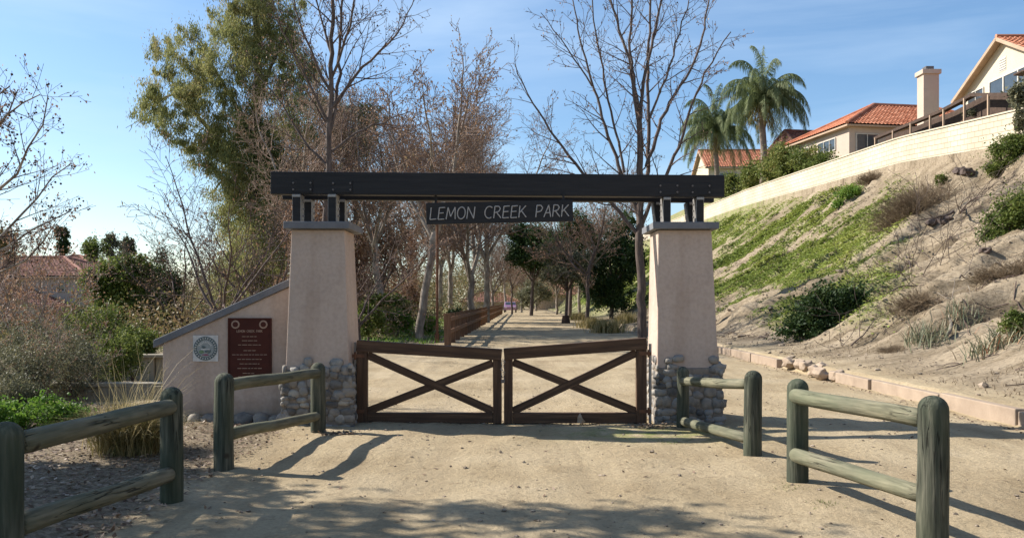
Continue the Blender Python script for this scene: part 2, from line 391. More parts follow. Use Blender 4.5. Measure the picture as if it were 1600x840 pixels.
M['drybr'] = leaf_mat("dry_leaf", [(0, (.15, .075, .045)), (.4, (.25, .145, .09)), (.75, (.34, .22, .145)), (1, (.28, .24, .10))], .3)
M['ball'] = flat_mat("seed_ball", (.075, .05, .04), .95)
M['palm'] = leaf_mat("palm_leaf", [(0, (.09, .12, .055)), (.6, (.19, .23, .10)), (1, (.31, .33, .16))], .45)
M['palmdry'] = leaf_mat("palm_skirt", [(0, (.14, .10, .035)), (1, (.30, .24, .09))], .3)
M['palmtr'] = noise_mat("palm_trunk", [(.3, (.16, .12, .09)), (.7, (.27, .21, .17))], scale=3, stretch=(1, 1, 5), bump=.4, rough=.9)
M['straw'] = leaf_mat("straw", [(0, (.10, .11, .03)), (.4, (.28, .22, .085)), (1, (.52, .42, .22))], .35)
M['drybush'] = leaf_mat("dry_bush", [(0, (.11, .075, .045)), (.6, (.22, .16, .10)), (1, (.32, .25, .16))], .2)
M['cover'] = leaf_mat("ground_cover", [(0, (.12, .16, .04)), (.5, (.25, .31, .065)), (1, (.42, .43, .12))], .35)
M['aloe'] = leaf_mat("yucca_leaf", [(0, (.10, .115, .07)), (.6, (.20, .21, .13)), (.85, (.33, .30, .19)), (1, (.34, .12, .06))], .15)
M['litter'] = leaf_mat("fallen_leaf", [(0, (.075, .045, .028)), (.5, (.17, .11, .07)), (.85, (.28, .20, .14)), (1, (.42, .34, .26))], .1)
M['pebble'] = noise_mat("pebble", [(.2, (.12, .095, .07)), (.8, (.34, .27, .20))], scale=9, bump=.2, rough=.9, rnd=.9)
M['roof'] = noise_mat("clay_tile", [(.25, (.30, .095, .045)), (.5, (.42, .16, .085)), (.75, (.55, .25, .15))], scale=1.6, detail=8, bump=.2, bscale=12, rough=.85, rnd=.35)
M['roofd'] = noise_mat("clay_tile_worn", [(.25, (.17, .075, .055)), (.5, (.24, .11, .08)), (.75, (.32, .17, .13))], scale=1.6, detail=8, bump=.2, bscale=12, rough=.9, rnd=.35)
M['hwall'] = noise_mat("house_stucco_cream", [(.3, (.50, .43, .32)), (.7, (.57, .49, .37))], scale=.7, bump=.2, bscale=30, rough=.95)
M['hwall2'] = noise_mat("house_stucco_pink", [(.3, (.42, .335, .27)), (.7, (.48, .39, .315))], scale=.7, bump=.2, bscale=30, rough=.95)
M['trim'] = flat_mat("house_trim", (.40, .28, .19), .8)
M['frame'] = flat_mat("window_frame", (.48, .45, .40), .6)
M['glass'] = flat_mat("window_glass", (.045, .055, .065), .08, 0, .9)
M['dbrown'] = noise_mat("dark_brown_screen", [(.3, (.045, .028, .020)), (.7, (.085, .055, .04))], scale=5, bump=.3, rough=.9)
M['carp'] = flat_mat("car_paint", (.30, .17, .28), .3, .2, .7)
M['rubber'] = flat_mat("rubber", (.02, .02, .02), .8)
M['lampglass'] = flat_mat("headlight_glass", (.7, .7, .7), .1, 0, .9)

def wall_mat():
    m, N, L, b = new_mat("cream_block")
    tc = N.new("ShaderNodeTexCoord"); br = N.new("ShaderNodeTexBrick")
    br.inputs["Scale"].default_value = 1.0; br.inputs["Brick Width"].default_value = .62; br.inputs["Row Height"].default_value = .265
    br.inputs["Mortar Size"].default_value = .014; br.inputs["Mortar Smooth"].default_value = .25; br.inputs["Bias"].default_value = 0
    br.inputs["Color1"].default_value = (.47, .41, .31, 1); br.inputs["Color2"].default_value = (.42, .362, .268, 1); br.inputs["Mortar"].default_value = (.26, .205, .135, 1)
    L.new(tc.outputs["UV"], br.inputs[0])
    n = N.new("ShaderNodeTexNoise"); n.inputs["Scale"].default_value = .35; n.inputs["Detail"].default_value = 7; L.new(tc.outputs["Object"], n.inputs[0])
    r = ramp(N, [(.35, (.86, .84, .80)), (.65, (1.05, 1.05, 1.05))]); L.new(n.outputs[0], r.inputs[0])
    mx = N.new("ShaderNodeMixRGB"); mx.blend_type = 'MULTIPLY'; mx.inputs[0].default_value = 1; L.new(br.outputs[0], mx.inputs[1]); L.new(r.outputs[0], mx.inputs[2])
    L.new(mx.outputs[0], b.inputs["Base Color"]); b.inputs["Roughness"].default_value = .95
    bp = N.new("ShaderNodeBump"); bp.invert = True; bp.inputs["Strength"].default_value = .8; bp.inputs["Distance"].default_value = .02
    L.new(br.outputs["Fac"], bp.inputs["Height"]); L.new(bp.outputs[0], b.inputs["Normal"])
    return m
M['block'] = wall_mat()

def ground_mat():
    m, N, L, b = new_mat("ground_soil")
    geo = N.new("ShaderNodeNewGeometry"); P = geo.outputs["Position"]
    at_ = N.new("ShaderNodeAttribute"); at_.attribute_name = "mask"; sp = N.new("ShaderNodeSeparateColor"); L.new(at_.outputs["Color"], sp.inputs[0])
    def nz(scale, detail=6, rough=.6, stretch=None, rot=None, dist=0):
        n = N.new("ShaderNodeTexNoise"); n.inputs["Scale"].default_value = scale; n.inputs["Detail"].default_value = detail; n.inputs["Roughness"].default_value = rough
        n.inputs["Distortion"].default_value = dist
        if stretch:
            mp = N.new("ShaderNodeMapping"); mp.inputs["Scale"].default_value = stretch
            if rot: mp.inputs["Rotation"].default_value = rot
            L.new(P, mp.inputs[0]); L.new(mp.outputs[0], n.inputs[0])
        else: L.new(P, n.inputs[0])
        return n.outputs[0]
    def mix(f, a, c, mode='MIX'):
        x = N.new("ShaderNodeMixRGB"); x.blend_type = mode
        for s, v in ((0, f), (1, a), (2, c)):
            if isinstance(v, (float, int)): x.inputs[s].default_value = v
            elif isinstance(v, tuple): x.inputs[s].default_value = (*v, 1)
            else: L.new(v, x.inputs[s])
        return x.outputs[0]
    def rp(src, stops): r = ramp(N, stops); L.new(src, r.inputs[0]); return r.outputs[0]
    big = rp(nz(.55, 7, .62), [(.36, (.29, .22, .132)), (.48, (.375, .292, .182)), (.56, (.405, .32, .205)), (.70, (.46, .37, .25))])
    fine = rp(nz(26, 9, .7), [(.25, (.55, .55, .55)), (.5, (.93, .93, .93)), (.75, (1.18, 1.18, 1.16))])
    sand = mix(1.0, big, fine, 'MULTIPLY')
    track = rp(nz(1.0, 5, .6, (2.2, .35, 1), None, .4), [(.42, (0, 0, 0)), (.66, (.5, .5, .5))])
    sand = mix(track, sand, (.43, .345, .222))
    wv = N.new("ShaderNodeTexNoise"); wv.inputs["Scale"].default_value = 1.0; wv.inputs["Detail"].default_value = 6; mpw = N.new("ShaderNodeMapping"); mpw.inputs["Scale"].default_value = (3.4, .22, 1); L.new(P, mpw.inputs[0]); L.new(mpw.outputs[0], wv.inputs[0])
    sand = mix(rp(wv.outputs[0], [(.50, (0, 0, 0)), (.62, (.38, .38, .38))]), sand, (.26, .20, .125))
    clod = rp(nz(7, 10, .75), [(.57, (0, 0, 0)), (.66, (.75, .75, .75))]); sand = mix(clod, sand, (.17, .125, .075))
    # mulch
    mul = rp(nz(16, 10, .8), [(.30, (.055, .042, .027)), (.46, (.15, .117, .078)), (.57, (.27, .215, .15)), (.70, (.40, .325, .235))])
    # slope
    sl = rp(nz(.9, 8, .65, (.25, 1.4, .4), (0, 0, .30), .3), [(.32, (.11, .085, .055)), (.42, (.22, .172, .115)), (.55, (.31, .248, .172)), (.8, (.39, .32, .23))])
    sl = mix(1.0, sl, rp(nz(9, 9, .75), [(.30, (.35, .33, .31)), (.50, (.90, .90, .90)), (.8, (1.25, 1.25, 1.25))]), 'MULTIPLY')
    grn = rp(nz(5, 9, .7), [(.3, (.09, .12, .03)), (.55, (.18, .22, .055)), (.75, (.28, .30, .11))])
    c = mix(sp.outputs[0], sand, mul); c = mix(sp.outputs[1], c, sl)
    gm = N.new("ShaderNodeMath"); gm.operation = 'MULTIPLY'; L.new(sp.outputs[2], gm.inputs[0])
    L.new(rp(nz(3.5, 7, .7), [(.40, (0, 0, 0)), (.56, (1, 1, 1))]), gm.inputs[1])
    c = mix(gm.outputs[0], c, grn)
    L.new(c, b.inputs["Base Color"]); b.inputs["Roughness"].default_value = .97; b.inputs["Specular IOR Level"].default_value = .1
    b1 = N.new("ShaderNodeBump"); b1.inputs["Strength"].default_value = .8; b1.inputs["Distance"].default_value = .045; L.new(nz(11, 10, .72), b1.inputs["Height"])
    b2 = N.new("ShaderNodeBump"); b2.inputs["Strength"].default_value = .45; b2.inputs["Distance"].default_value = .008; L.new(nz(70, 6, .7), b2.inputs["Height"]); L.new(b1.outputs[0], b2.inputs["Normal"])
    L.new(b2.outputs[0], b.inputs["Normal"])
    return m
M['ground'] = ground_mat()

# ------------------------------------------------------------------ terrain
def axis(segs):
    out = [segs[0][0]]
    for a, b, s in segs:
        n = max(1, int(round((b - a) / s))); out += list(np.linspace(a, b, n + 1)[1:])
    return np.array(out)
xs = axis([(-1400, -300, 120), (-300, -80, 20), (-80, -30, 3), (-30, -10, .6), (-10, -3.1, .16), (-3.1, 2.9, .10), (2.9, 6.42, .11), (6.42, 6.60, .06), (6.6, 9, .12), (9, 16, .14), (16, 21.85, .22), (21.85, 21.99, .14), (21.99, 22.0, .01), (22.0, 26, .5), (26, 60, 2), (60, 300, 20), (300, 1400, 120)])
ys = axis([(-60, 0, 6), (0, 3, .5), (3, 13, .10), (13, 30, .17), (30, 60, .3), (60, 130, .8), (130, 300, 6), (300, 2600, 120)])
GX, GY = np.meshgrid(xs, ys)
GZ = H(GX, GY)
nx, ny = len(xs), len(ys)
def path_left(y):  # left limit of the sandy surface
    return np.interp(y, [0, 3, 9.5, 11.5, 12.2, 28, 31, 130], [-3.0, -3.0, -2.9, -2.9, -7.5, -6.0, -2.6, -2.0])
def path_right(y):
    return np.interp(y, [0, 26, 40, 60, 130], [6.5, 6.4, 5.6, 5.2, 5.5])
def cover_mask(x, y):
    n = fbm((y + .12 * (x - 8)) * .42, x * .12, 60, 3)
    n2 = fbm(y * 1.6, x * 1.1, 66, 3)
    env = ss(8.6, 10.2, x) * (1 - ss(20, 21.8, x)) * (1 - ss(.40, .50, x / np.maximum(y, 1))) * ss(19, 23, y)
    far = ss(55, 75, y)
    return np.clip((n * .7 + n2 * .3 - .415 + .10 * far - .06 * (vn((y + .25 * (x - 8)) * 1.7, x * .15, 93) > .62) + .13 * np.exp(-((x - 13.5) / 3.6) ** 2 - ((y - 36) / 11) ** 2)) * 8, 0, 1) * env
wob = (fbm(GX * .8, GY * .8, 70, 3) - .5) * 1.2
mulch = ss(-.25, .25, path_left(GY) - GX + wob * .6)
slopeM = ss(6.5, 8.0, GX + wob * .5)
slopeM = np.maximum(slopeM, ss(-.2, .6, GX - path_right(GY)) * (GY > 26))
greenM = cover_mask(GX, GY)
greenM = np.maximum(greenM, .8 * ss(1.0, 2.5, path_left(GY) - GX) * ss(24, 32, GY))
greenM = np.maximum(greenM, .8 * ss(12, 18, -GX))
greenM = np.maximum(greenM, .75 * ss(60, 80, GY) * ss(.5, 1.5, GX - path_right(GY)))
greenM = np.maximum(greenM, .75 * np.exp(-(((GX - 1.75) / 1.1) ** 2 + ((GY - 10.1) / .55) ** 2)))   # moss by the right pillar
V = np.stack([GX, GY, GZ], -1).reshape(-1, 3)
MK = np.stack([mulch, slopeM * (GX < WALLX + 3), greenM, np.ones_like(GX)], -1).reshape(-1, 4)
def patch(name, c0, c1, label=None, cat=None):
    J, I = np.meshgrid(np.arange(ny - 1), np.arange(c0, c1), indexing='ij')
    a = (J * nx + I).ravel(); Fc = np.stack([a, a + 1, a + nx + 1, a + nx], -1)
    u, inv = np.unique(Fc, return_inverse=True)
    o = mesh_np(name, V[u], inv.reshape(Fc.shape), M['ground'], smooth=True)
    ca = o.data.color_attributes.new("mask", 'FLOAT_COLOR', 'POINT'); ca.data.foreach_set("color", MK[u].astype(np.float32).ravel())
    tag(o, kind="structure"); return o
iL = int(np.searchsorted(xs, -3.09)); iR = int(np.searchsorted(xs, 6.41))
patch("ground", 0, iL); patch("path", iL, iR); patch("hillside", iR, nx - 1)

# ------------------------------------------------------------------ vegetation helpers (numpy)
def tubes_np(polys, sides):
    """polys: list of (pts[n,3], rad[n]); returns V, F"""
    if not polys: return np.zeros((0, 3)), np.zeros((0, 4), int)
    P = np.concatenate([p for p, r in polys]); Rr = np.concatenate([r for p, r in polys])
    ln = np.array([len(p) for p, r in polys]); end = np.cumsum(ln) - 1; st = end - ln + 1
    nxt = np.arange(len(P)) + 1; nxt[end] = end; prv = np.arange(len(P)) - 1; prv[st] = st
    T = P[nxt] - P[prv]; T /= np.linalg.norm(T, axis=1)[:, None] + 1e-9
    A = np.cross(T, np.array([.83, .55, .08])); A /= np.linalg.norm(A, axis=1)[:, None] + 1e-9; B = np.cross(T, A)
    q = np.arange(sides) * 2 * np.pi / sides
    V = P[:, None, :] + Rr[:, None, None] * (A[:, None, :] * np.cos(q)[None, :, None] + B[:, None, :] * np.sin(q)[None, :, None])
    i = np.setdiff1d(np.arange(len(P)), end)
    k = np.arange(sides); k2 = (k + 1) % sides
    Fc = np.stack([i[:, None] * sides + k, i[:, None] * sides + k2, (i[:, None] + 1) * sides + k2, (i[:, None] + 1) * sides + k], -1).reshape(-1, 4)
    return V.reshape(-1, 3), Fc

def unit(v): return v / (np.linalg.norm(v, axis=-1, keepdims=True) + 1e-9)
def grow(rng, p, d, L, r0, lvl, cfg, out):
    maxl = cfg['levels']
    n = max(3, int(L / cfg['seg'][min(lvl, len(cfg['seg']) - 1)]))
    pts = [p.copy()]; seg = L / n; dd = [d.copy()]
    for i in range(n):
        d = unit(d + rng.normal(0, cfg['jit'], 3) + np.array([0, 0, cfg['up'][min(lvl, len(cfg['up']) - 1)]]))
        p = p + d * seg; pts.append(p.copy()); dd.append(d.copy())
    pts = np.array(pts); rad = r0 * (1 - .8 * np.linspace(0, 1, n + 1)); rad = np.maximum(rad, cfg['rmin'])
    out.append((pts, rad, lvl))
    kids(rng, pts, dd, rad, L, lvl, cfg, out)
def kids(rng, pts, dd, rad, L, lvl, cfg, out, f0=None):
    if lvl >= cfg['levels']: return
    k = max(1, int(L * cfg['dens'][min(lvl, len(cfg['dens']) - 1)] + rng.random()))
    f0 = cfg.get('f0', .2) if f0 is None else f0
    for c in range(k):
        f = f0 + (1 - f0) * (c + rng.random()) / k; f = min(f, .99)
        x = f * (len(pts) - 1); i = int(x); t = x - i
        p = pts[i] * (1 - t) + pts[i + 1] * t; r = rad[i] * (1 - t) + rad[i + 1] * t
        d = dd[min(i + 1, len(dd) - 1)]
        perp = unit(np.cross(d, rng.normal(0, 1, 3)))
        a = R(rng.uniform(*cfg['ang'])); nd = unit(d * math.cos(a) + perp * math.sin(a))
        nl = L * rng.uniform(*cfg['ratio']) * (1.05 - .55 * f)
        nl = min(max(nl, cfg['lmin']), cfg.get('lmax', 9))
        grow(rng, p, nd, nl, max(r * .55, cfg['rmin']), lvl + 1, cfg, out)

def leaf_quads(C, rng, l, w, mode='rand', ax=None):
    n = len(C)
    if mode == 'hang': a = unit(rng.normal(0, .35, (n, 3)) + np.array([0, 0, -1.0]))
    elif mode == 'given': a = unit(ax)
    elif mode == 'flat': a = rng.normal(0, 1, (n, 3)); a[:, 2] *= .25; a = unit(a)
    else: a = unit(rng.normal(0, 1, (n, 3)))
    if mode == 'flat':
        b = unit(np.cross(a, unit(np.array([0, 0, 1.0]) + rng.normal(0, .3, (n, 3)))))
    else: b = unit(np.cross(a, rng.normal(0, 1, (n, 3))))
    l = l * rng.uniform(.6, 1.35, (n, 1)); w = w * rng.uniform(.6, 1.35, (n, 1))
    V = np.stack([C - a * l / 2, C + b * w / 2 - a * l * .08, C + a * l / 2, C - b * w / 2 - a * l * .08], 1).reshape(-1, 3)
    Fc = np.arange(n * 4).reshape(n, 4)
    return V, Fc
def clump_points(rng, clumps, n, sub=14, tight=.30, low=.35):
    """clumps [(x,y,z,rx,ry,rz)] -> leaf centres gathered in sub-clumps near the surface, plus a value per leaf"""
    C = np.array(clumps, float); vol = (C[:, 3] * C[:, 4] * C[:, 5]) ** (2 / 3); pr = vol / vol.sum()
    P, Vv = [], []
    for c, p in zip(C, pr):
        m = int(n * p); ns = max(26, int(sub * 2.2 * (c[3] * c[4] * c[5]) ** (1 / 3)))
        u = unit(rng.normal(0, 1, (ns, 3))); rr = rng.uniform(low, 1.0, (ns, 1)) ** .6
        S = c[:3] + u * rr * c[3:6]; val = rng.uniform(0, 1, ns); sz = rng.uniform(.5, 1.6, ns)
        k = rng.integers(0, ns, m)
        q = rng.normal(0, 1, (m, 3)) * .50; fr = rng.random(m) < .22; q[fr] *= 2.0
        P.append(S[k] + q * c[3:6] * tight * sz[k][:, None]); Vv.append(np.clip(val[k] * .6 + rng.uniform(0, 1, m) * .4, 0, 1))
    return np.concatenate(P), np.concatenate(Vv)
def foliage(name, rng, clumps, n, l, w, m, parent, mode='rand', **k):
    P, v = clump_points(rng, clumps, n, **k)
    V, Fc = leaf_quads(P, rng, l, w, mode)
    return mesh_np(name, V, Fc, m, parent, attr=v)
def blades(rng, B, h, lean, w, dirs=None, droop=.5):
    """curved grass blades from base points B"""
    n = len(B); h = np.broadcast_to(h, (n,)) * rng.uniform(.55, 1.15, n)
    if dirs is None: a = rng.uniform(0, 2 * np.pi, n); dirs = np.stack([np.cos(a), np.sin(a), np.zeros(n)], -1)
    side = np.stack([-dirs[:, 1], dirs[:, 0], np.zeros(n)], -1)
    lean = np.broadcast_to(lean, (n,)) * rng.uniform(.3, 1.2, n)
    rows = []
    for t, ww in ((0, 1), (.35, .9), (.7, .6), (1, .05)):
        c = B + dirs * (lean * h * t ** 1.6)[:, None] + np.array([0, 0, 1.0]) * (h * (t - droop * lean * t ** 2.5 * .6))[:, None]
        rows.append(c - side * w * ww / 2); rows.append(c + side * w * ww / 2)
    V = np.stack(rows, 1).reshape(-1, 3)
    b = (np.arange(n) * 8)[:, None]
    Fc = np.concatenate([b + np.array([0, 1, 3, 2]), b + np.array([2, 3, 5, 4]), b + np.array([4, 5, 7, 6])], 0)
    return V, Fc

# ------------------------------------------------------------------ the gateway
def frustum(mb, x0, x1, y0, y1, z0, X0, X1, Y0, Y1, z1, nseg=1):
    V = [(x0, y0, z0), (x1, y0, z0), (x1, y1, z0), (x0, y1, z0), (X0, Y0, z1), (X1, Y0, z1), (X1, Y1, z1), (X0, Y1, z1)]
    mb.add(V, [(3, 2, 1, 0), (4, 5, 6, 7), (0, 1, 5, 4), (1, 2, 6, 5), (2, 3, 7, 6), (3, 0, 4, 7)])
def pillar(label, cx, y0, wb, wt, ctx, captop, peak, seed):
    d = .84; ty = .12
    t = thing("pillar", label, "pillar", (cx, y0 + d / 2, 0), group="tapered pillars carrying the beam")
    mb = MB(); zt = captop - .10
    frustum(mb, cx - wb / 2, cx + wb / 2, y0, y0 + d, -.2, ctx - wt / 2, ctx + wt / 2, y0 + ty, y0 + d - ty * .6, zt)
    mb.build("shaft", M['stucco'], t, bevel=.012)
    k = MB(); k.box((ctx, y0 + ty + .39, captop - .048), (wt + .16, .98, .092))
    k.build("cap", M['cap'], t, bevel=.008)
    # mortar bed + river stones round the foot
    rng = random.Random(seed)
    st = MB(); mo = MB()
    def top(u): return .70 + .13 * math.sin(u * 11 + seed * 2) + .05 * math.sin(u * 29 + seed) + peak * math.exp(-((u - cx) / .20) ** 2) + .05 * math.sin(u * 9 + seed)
    faces = [('f', cx - wb / 2 - .02, cx + wb / 2 + .02), ('l', y0 - .02, y0 + d), ('r', y0 - .02, y0 + d)]
    for f, a, b in faces:
        z = -.04; row = 0
        while z < 1.0:
            rh = rng.uniform(.06, .125); u = a + rng.uniform(-.06, .0)
            while u < b:
                w = rng.uniform(.07, .19); uc = u + w / 2; hh = rh * rng.uniform(.85, 1.12); zc = z + rh / 2 + rng.uniform(-.03, .03)
                lim = top(uc) if f == 'f' else .80 + .05 * math.sin(uc * 8)
                if zc < lim and uc < b + .05:
                    ucc = min(max(uc, a + .055), b - .055); frac = max(zc, 0) / zt
                    dep = rng.uniform(.028, .042); rot = rng.uniform(-.2, .2)
                    if f == 'f': c = (ucc, y0 + ty * frac - .006, zc); rad = (w * .56, dep, hh * .60)
                    elif f == 'l': c = (cx - wb / 2 + (wb - wt) / 2 * frac - .008, ucc, zc); rad = (dep * .8, w * .52, hh * .53)
                    else: c = (cx + wb / 2 - (wb - wt) / 2 * frac + .008, ucc, zc); rad = (dep * .8, w * .52, hh * .53)
                    st.blob(c, rad, seed=rng.uniform(0, 99), amp=.20, sub=2, pw=.78, r=rng.random())
                u += w + .008
            z += rh + .004
    e = .026
    zz = .72
    frustum(mo, cx - wb / 2 - e, cx + wb / 2 + e, y0 - e + .004, y0 + d + e, -.1, cx - wb / 2 + (wb - wt) / 2 * zz / zt - e * .6, cx + wb / 2 - (wb - wt) / 2 * zz / zt + e * .6, y0 + ty * zz / zt - e * .6, y0 + d - ty * .3, zz)
    mo.build("mortar", M['mortar'], t, bevel=.02)
    st.build("stone_facing", M['stone'], t, smooth=True)
    return t
LC, RC = -2.49, 2.335
pillar("tapered stucco pillar with the plaque wall leaning against its side", LC, 10.62, .88, .685, -2.505, 2.62, .14, 3)
pillar("free-standing tapered stucco pillar nearest the hillside", RC, 10.95, .86, .71, 2.30, 2.645, .10, 8)

# support posts between caps and beam
def post(label, x, y, z0, z1, dx, dy, lean=0):
    t = thing("support_post", label, "post", (x, y, z0), group="short posts between the pillar caps and the beam")
    mb = MB(); V = []
    for z, l in ((z0, 0), (z1, lean)):
        for sx, sy in ((-1, -1), (1, -1), (1, 1), (-1, 1)): V.append((x + l + sx * dx / 2, y + sy * dy / 2, z))
    mb.add(V, [(3, 2, 1, 0), (4, 5, 6, 7), (0, 1, 5, 4), (1, 2, 6, 5), (2, 3, 7, 6), (3, 0, 4, 7)])
    mb.build("timber", M['dwood'], t, bevel=.006)
    k = MB()
    for s in (-1, 1):
        k.box((x + s * (dx / 2 + .004), y, z0 + (z1 - z0) * .5), (.006, dy * .92, (z1 - z0) * .96))
        for zz in (.25, .5, .75): k.tube([(x + s * (dx / 2 + .006), y + dy * .2, z0 + (z1 - z0) * zz), (x + s * (dx / 2 + .022), y + dy * .2, z0 + (z1 - z0) * zz)], .013, 8)
    k.box((x, y, z1 - .022), (dx + .012, dy + .02, .035))
    k.build("steel_bracket", M['steel'], t, bevel=.002)
    return t
ZB0 = 2.98
post("front outer short post on the left pillar cap", -2.785, 10.84, 2.62, ZB0, .095, .20)
post("front inner short post on the left pillar cap", -2.325, 10.84, 2.62, ZB0, .095, .20)
post("rear outer short post on the left pillar cap", -2.775, 11.38, 2.62, ZB0, .095, .20)
post("rear inner short post on the left pillar cap", -2.32, 11.38, 2.62, ZB0, .095, .20)
post("front inner short post on the right pillar cap", 2.06, 11.16, 2.645, ZB0, .085, .24)
post("front outer short post on the right pillar cap", 2.50, 11.16, 2.645, ZB0, .085, .24)
post("rear inner leaning post on the right pillar cap", 2.06, 11.72, 2.645, ZB0, .09, .24, -.04)
post("rear outer leaning post on the right pillar cap", 2.525, 11.72, 2.645, ZB0, .09, .24, -.04)

def beam(label, xa, ya, xb, yb, z0, z1, th, bolts):
    t = thing("beam", label, "beam", ((xa + xb) / 2, (ya + yb) / 2, z0), group="long timber beams across the gateway")
    plank(t, "timber", (xa, ya, (z0 + z1) / 2), (xb, yb, (z0 + z1) / 2), th, z1 - z0, M['dwood'], .008, 3)
    if bolts:
        for xc in bolts:
            y = ya + (yb - ya) * (xc - xa) / (xb - xa) - th / 2
            p = MB(); p.box((xc, y - .005, z0 + .105), (.27, .008, .16)); p.build("steel_plate", M['dwood'], t, bevel=.002)
            for sx in (-1, 1):
                for zz in (.06, .145): q = MB(); q.tube([(xc + sx * .112, y - .008, z0 + zz), (xc + sx * .112, y - .024, z0 + zz)], .013, 8); q.build("bolt", M['bolt'], t)
    return t
beam("long dark front beam above the park name board", -3.13, 10.84, 2.83, 11.16, ZB0 + .002, 3.275, .15, [-2.72, -2.21, 2.08, 2.51])
beam("rear twin beam mostly hidden behind the front beam", -3.13, 11.38, 2.83, 11.72, ZB0 + .002, 3.26, .12, None)

# park name board
LET = {  # strokes on a 1 x 1 cell
 'L': [[(.05, 1), (0, 0), (.62, .04)]], 'E': [[(.62, 1), (.06, .98), (0, 0), (.6, .02)], [(.03, .52), (.52, .54)]],
 'M': [[(0, 0), (.12, 1), (.42, .22), (.80, 1), (.88, 0)]], 'N': [[(0, 0), (.06, 1), (.66, .02), (.72, 1)]],
 'O': [[(.40 + .38 * math.cos(a), .5 + .5 * math.sin(a)) for a in [math.pi / 2 + 2 * math.pi * i / 20 for i in range(21)]]],
 'C': [[(.45 + .42 * math.cos(a), .5 + .5 * math.sin(a)) for a in [R(50) + R(255) * i / 16 for i in range(17)]]],
 'R': [[(0, 0), (.05, 1), (.42, .99), (.60, .80), (.46, .56), (.04, .46)], [(.26, .47), (.70, 0)]],
 'K': [[(0, 0), (.04, 1)], [(.62, 1), (.04, .42)], [(.22, .56), (.72, .02)]],
 'P': [[(0, 0), (.05, 1), (.44, .99), (.62, .78), (.46, .50), (.03, .42)]],
 'A': [[(0, 0), (.40, 1), (.66, 0)], [(.12, .34), (.56, .36)]]}
WID = {'L': .62, 'E': .62, 'M': .88, 'N': .74, 'O': .80, 'C': .76, 'R': .70, 'K': .70, 'P': .62, 'A': .68, ' ': .62}
def write(text, x0, z0, h, width, mbk, y, thick, slant=.10, rot=0.0, pivot=None, sq=.17):
    tot = sum(WID[c] for c in text) + sq * (len(text) - 1); s = width / tot; x = 0
    pivot = pivot or (x0, z0)
    for c in text:
        if c != ' ':
            for st in LET[c]:
                pts = []
                for (a, b) in st:
                    X = x0 + (x + a + slant * b) * s; Z = z0 + b * h
                    dx, dz = X - pivot[0], Z - pivot[1]
                    pts.append((pivot[0] + dx * math.cos(rot) - dz * math.sin(rot), y, pivot[1] + dx * math.sin(rot) + dz * math.cos(rot)))
                for i in range(len(pts) - 1):
                    mbk.tube([pts[i], pts[i + 1]], thick, 6)
        x += WID[c] + sq
sy = 10.90; sc = at(780.5, 331, sy); rt = .0225
brd = thing("name_board", "dark wooden board reading LEMON CREEK PARK, hanging under the beam", "sign", (sc.x, sy, sc.z))
dv = Vector((math.cos(rt), 0, math.sin(rt)))
plank(brd, "board", sc - dv * .965 + Vector((0, .045, 0)), sc + dv * .965 + Vector((0, .045, 0)), .05, .283, M['dwood'], .006, 9)
lt = MB(); zc0 = sc - dv * .93
tot_ = sum(WID[c] for c in "LEMON CREEK PARK") + .17 * 15; ox = 0
for word in ("LEMON", "CREEK", "PARK"):
    ww = sum(WID[c] for c in word) + .17 * (len(word) - 1); lt = MB()
    write(word, zc0.x + .015 + ox * 1.82 / tot_, zc0.z - .078, .155, 1.82 * ww / tot_, lt, sy + .016, .0072, rot=rt, pivot=(zc0.x, zc0.z))
    lt.build("lettering", M['letters'], brd); ox += ww + WID[' '] + .34
for u in (-.84, .84):
    p = sc + dv * u; k = MB(); k.box((p.x, sy + .045, (p.z + .14 + ZB0) / 2 + .02), (.03, .012, ZB0 - p.z - .10))
    k.build("hanger", M['dwood'], brd)

# plaque wall leaning on the left pillar
pw = thing("plaque_wall", "low stucco wing wall with a sloping grey coping beside the left pillar", "wall", (-3.9, 11.15, 0))
yw = 11.05
pa, pb = (-4.66, 1.085), (-2.88, 1.90)
mb = MB(); mb.prism([(-4.64, -.3), (-2.78, -.3), (-2.86, pb[1] - .07), (-4.64, pa[1] - .05)], yw, yw + .32); mb.build("wall", M['stucco'], pw, bevel=.01)
mb = MB(); dx, dz = pb[0] - pa[0], pb[1] - pa[1]; ll = math.hypot(dx, dz); nxx, nzz = -dz / ll, dx / ll
mb.prism([(pa[0] - .09, pa[1] - .105), (pb[0] + .05, pb[1] - .055), (pb[0] + .05, pb[1] + .045), (pa[0] - .09, pa[1] - .005)], yw - .045, yw + .37); mb.build("coping", M['cap'], pw, bevel=.008)
fs = MB(); rr = random.Random(4); x = -4.45
while x < -2.95:
    w = rr.uniform(.16, .28); fs.blob((x + w / 2, yw - .10, .03), (w * .55, .10, rr.uniform(.08, .12)), seed=rr.random() * 50, sub=2, pw=.85, r=rr.uniform(.2, .6)); x += w
tag(fs.build("foot_stones", M['stone'], pw, smooth=True))

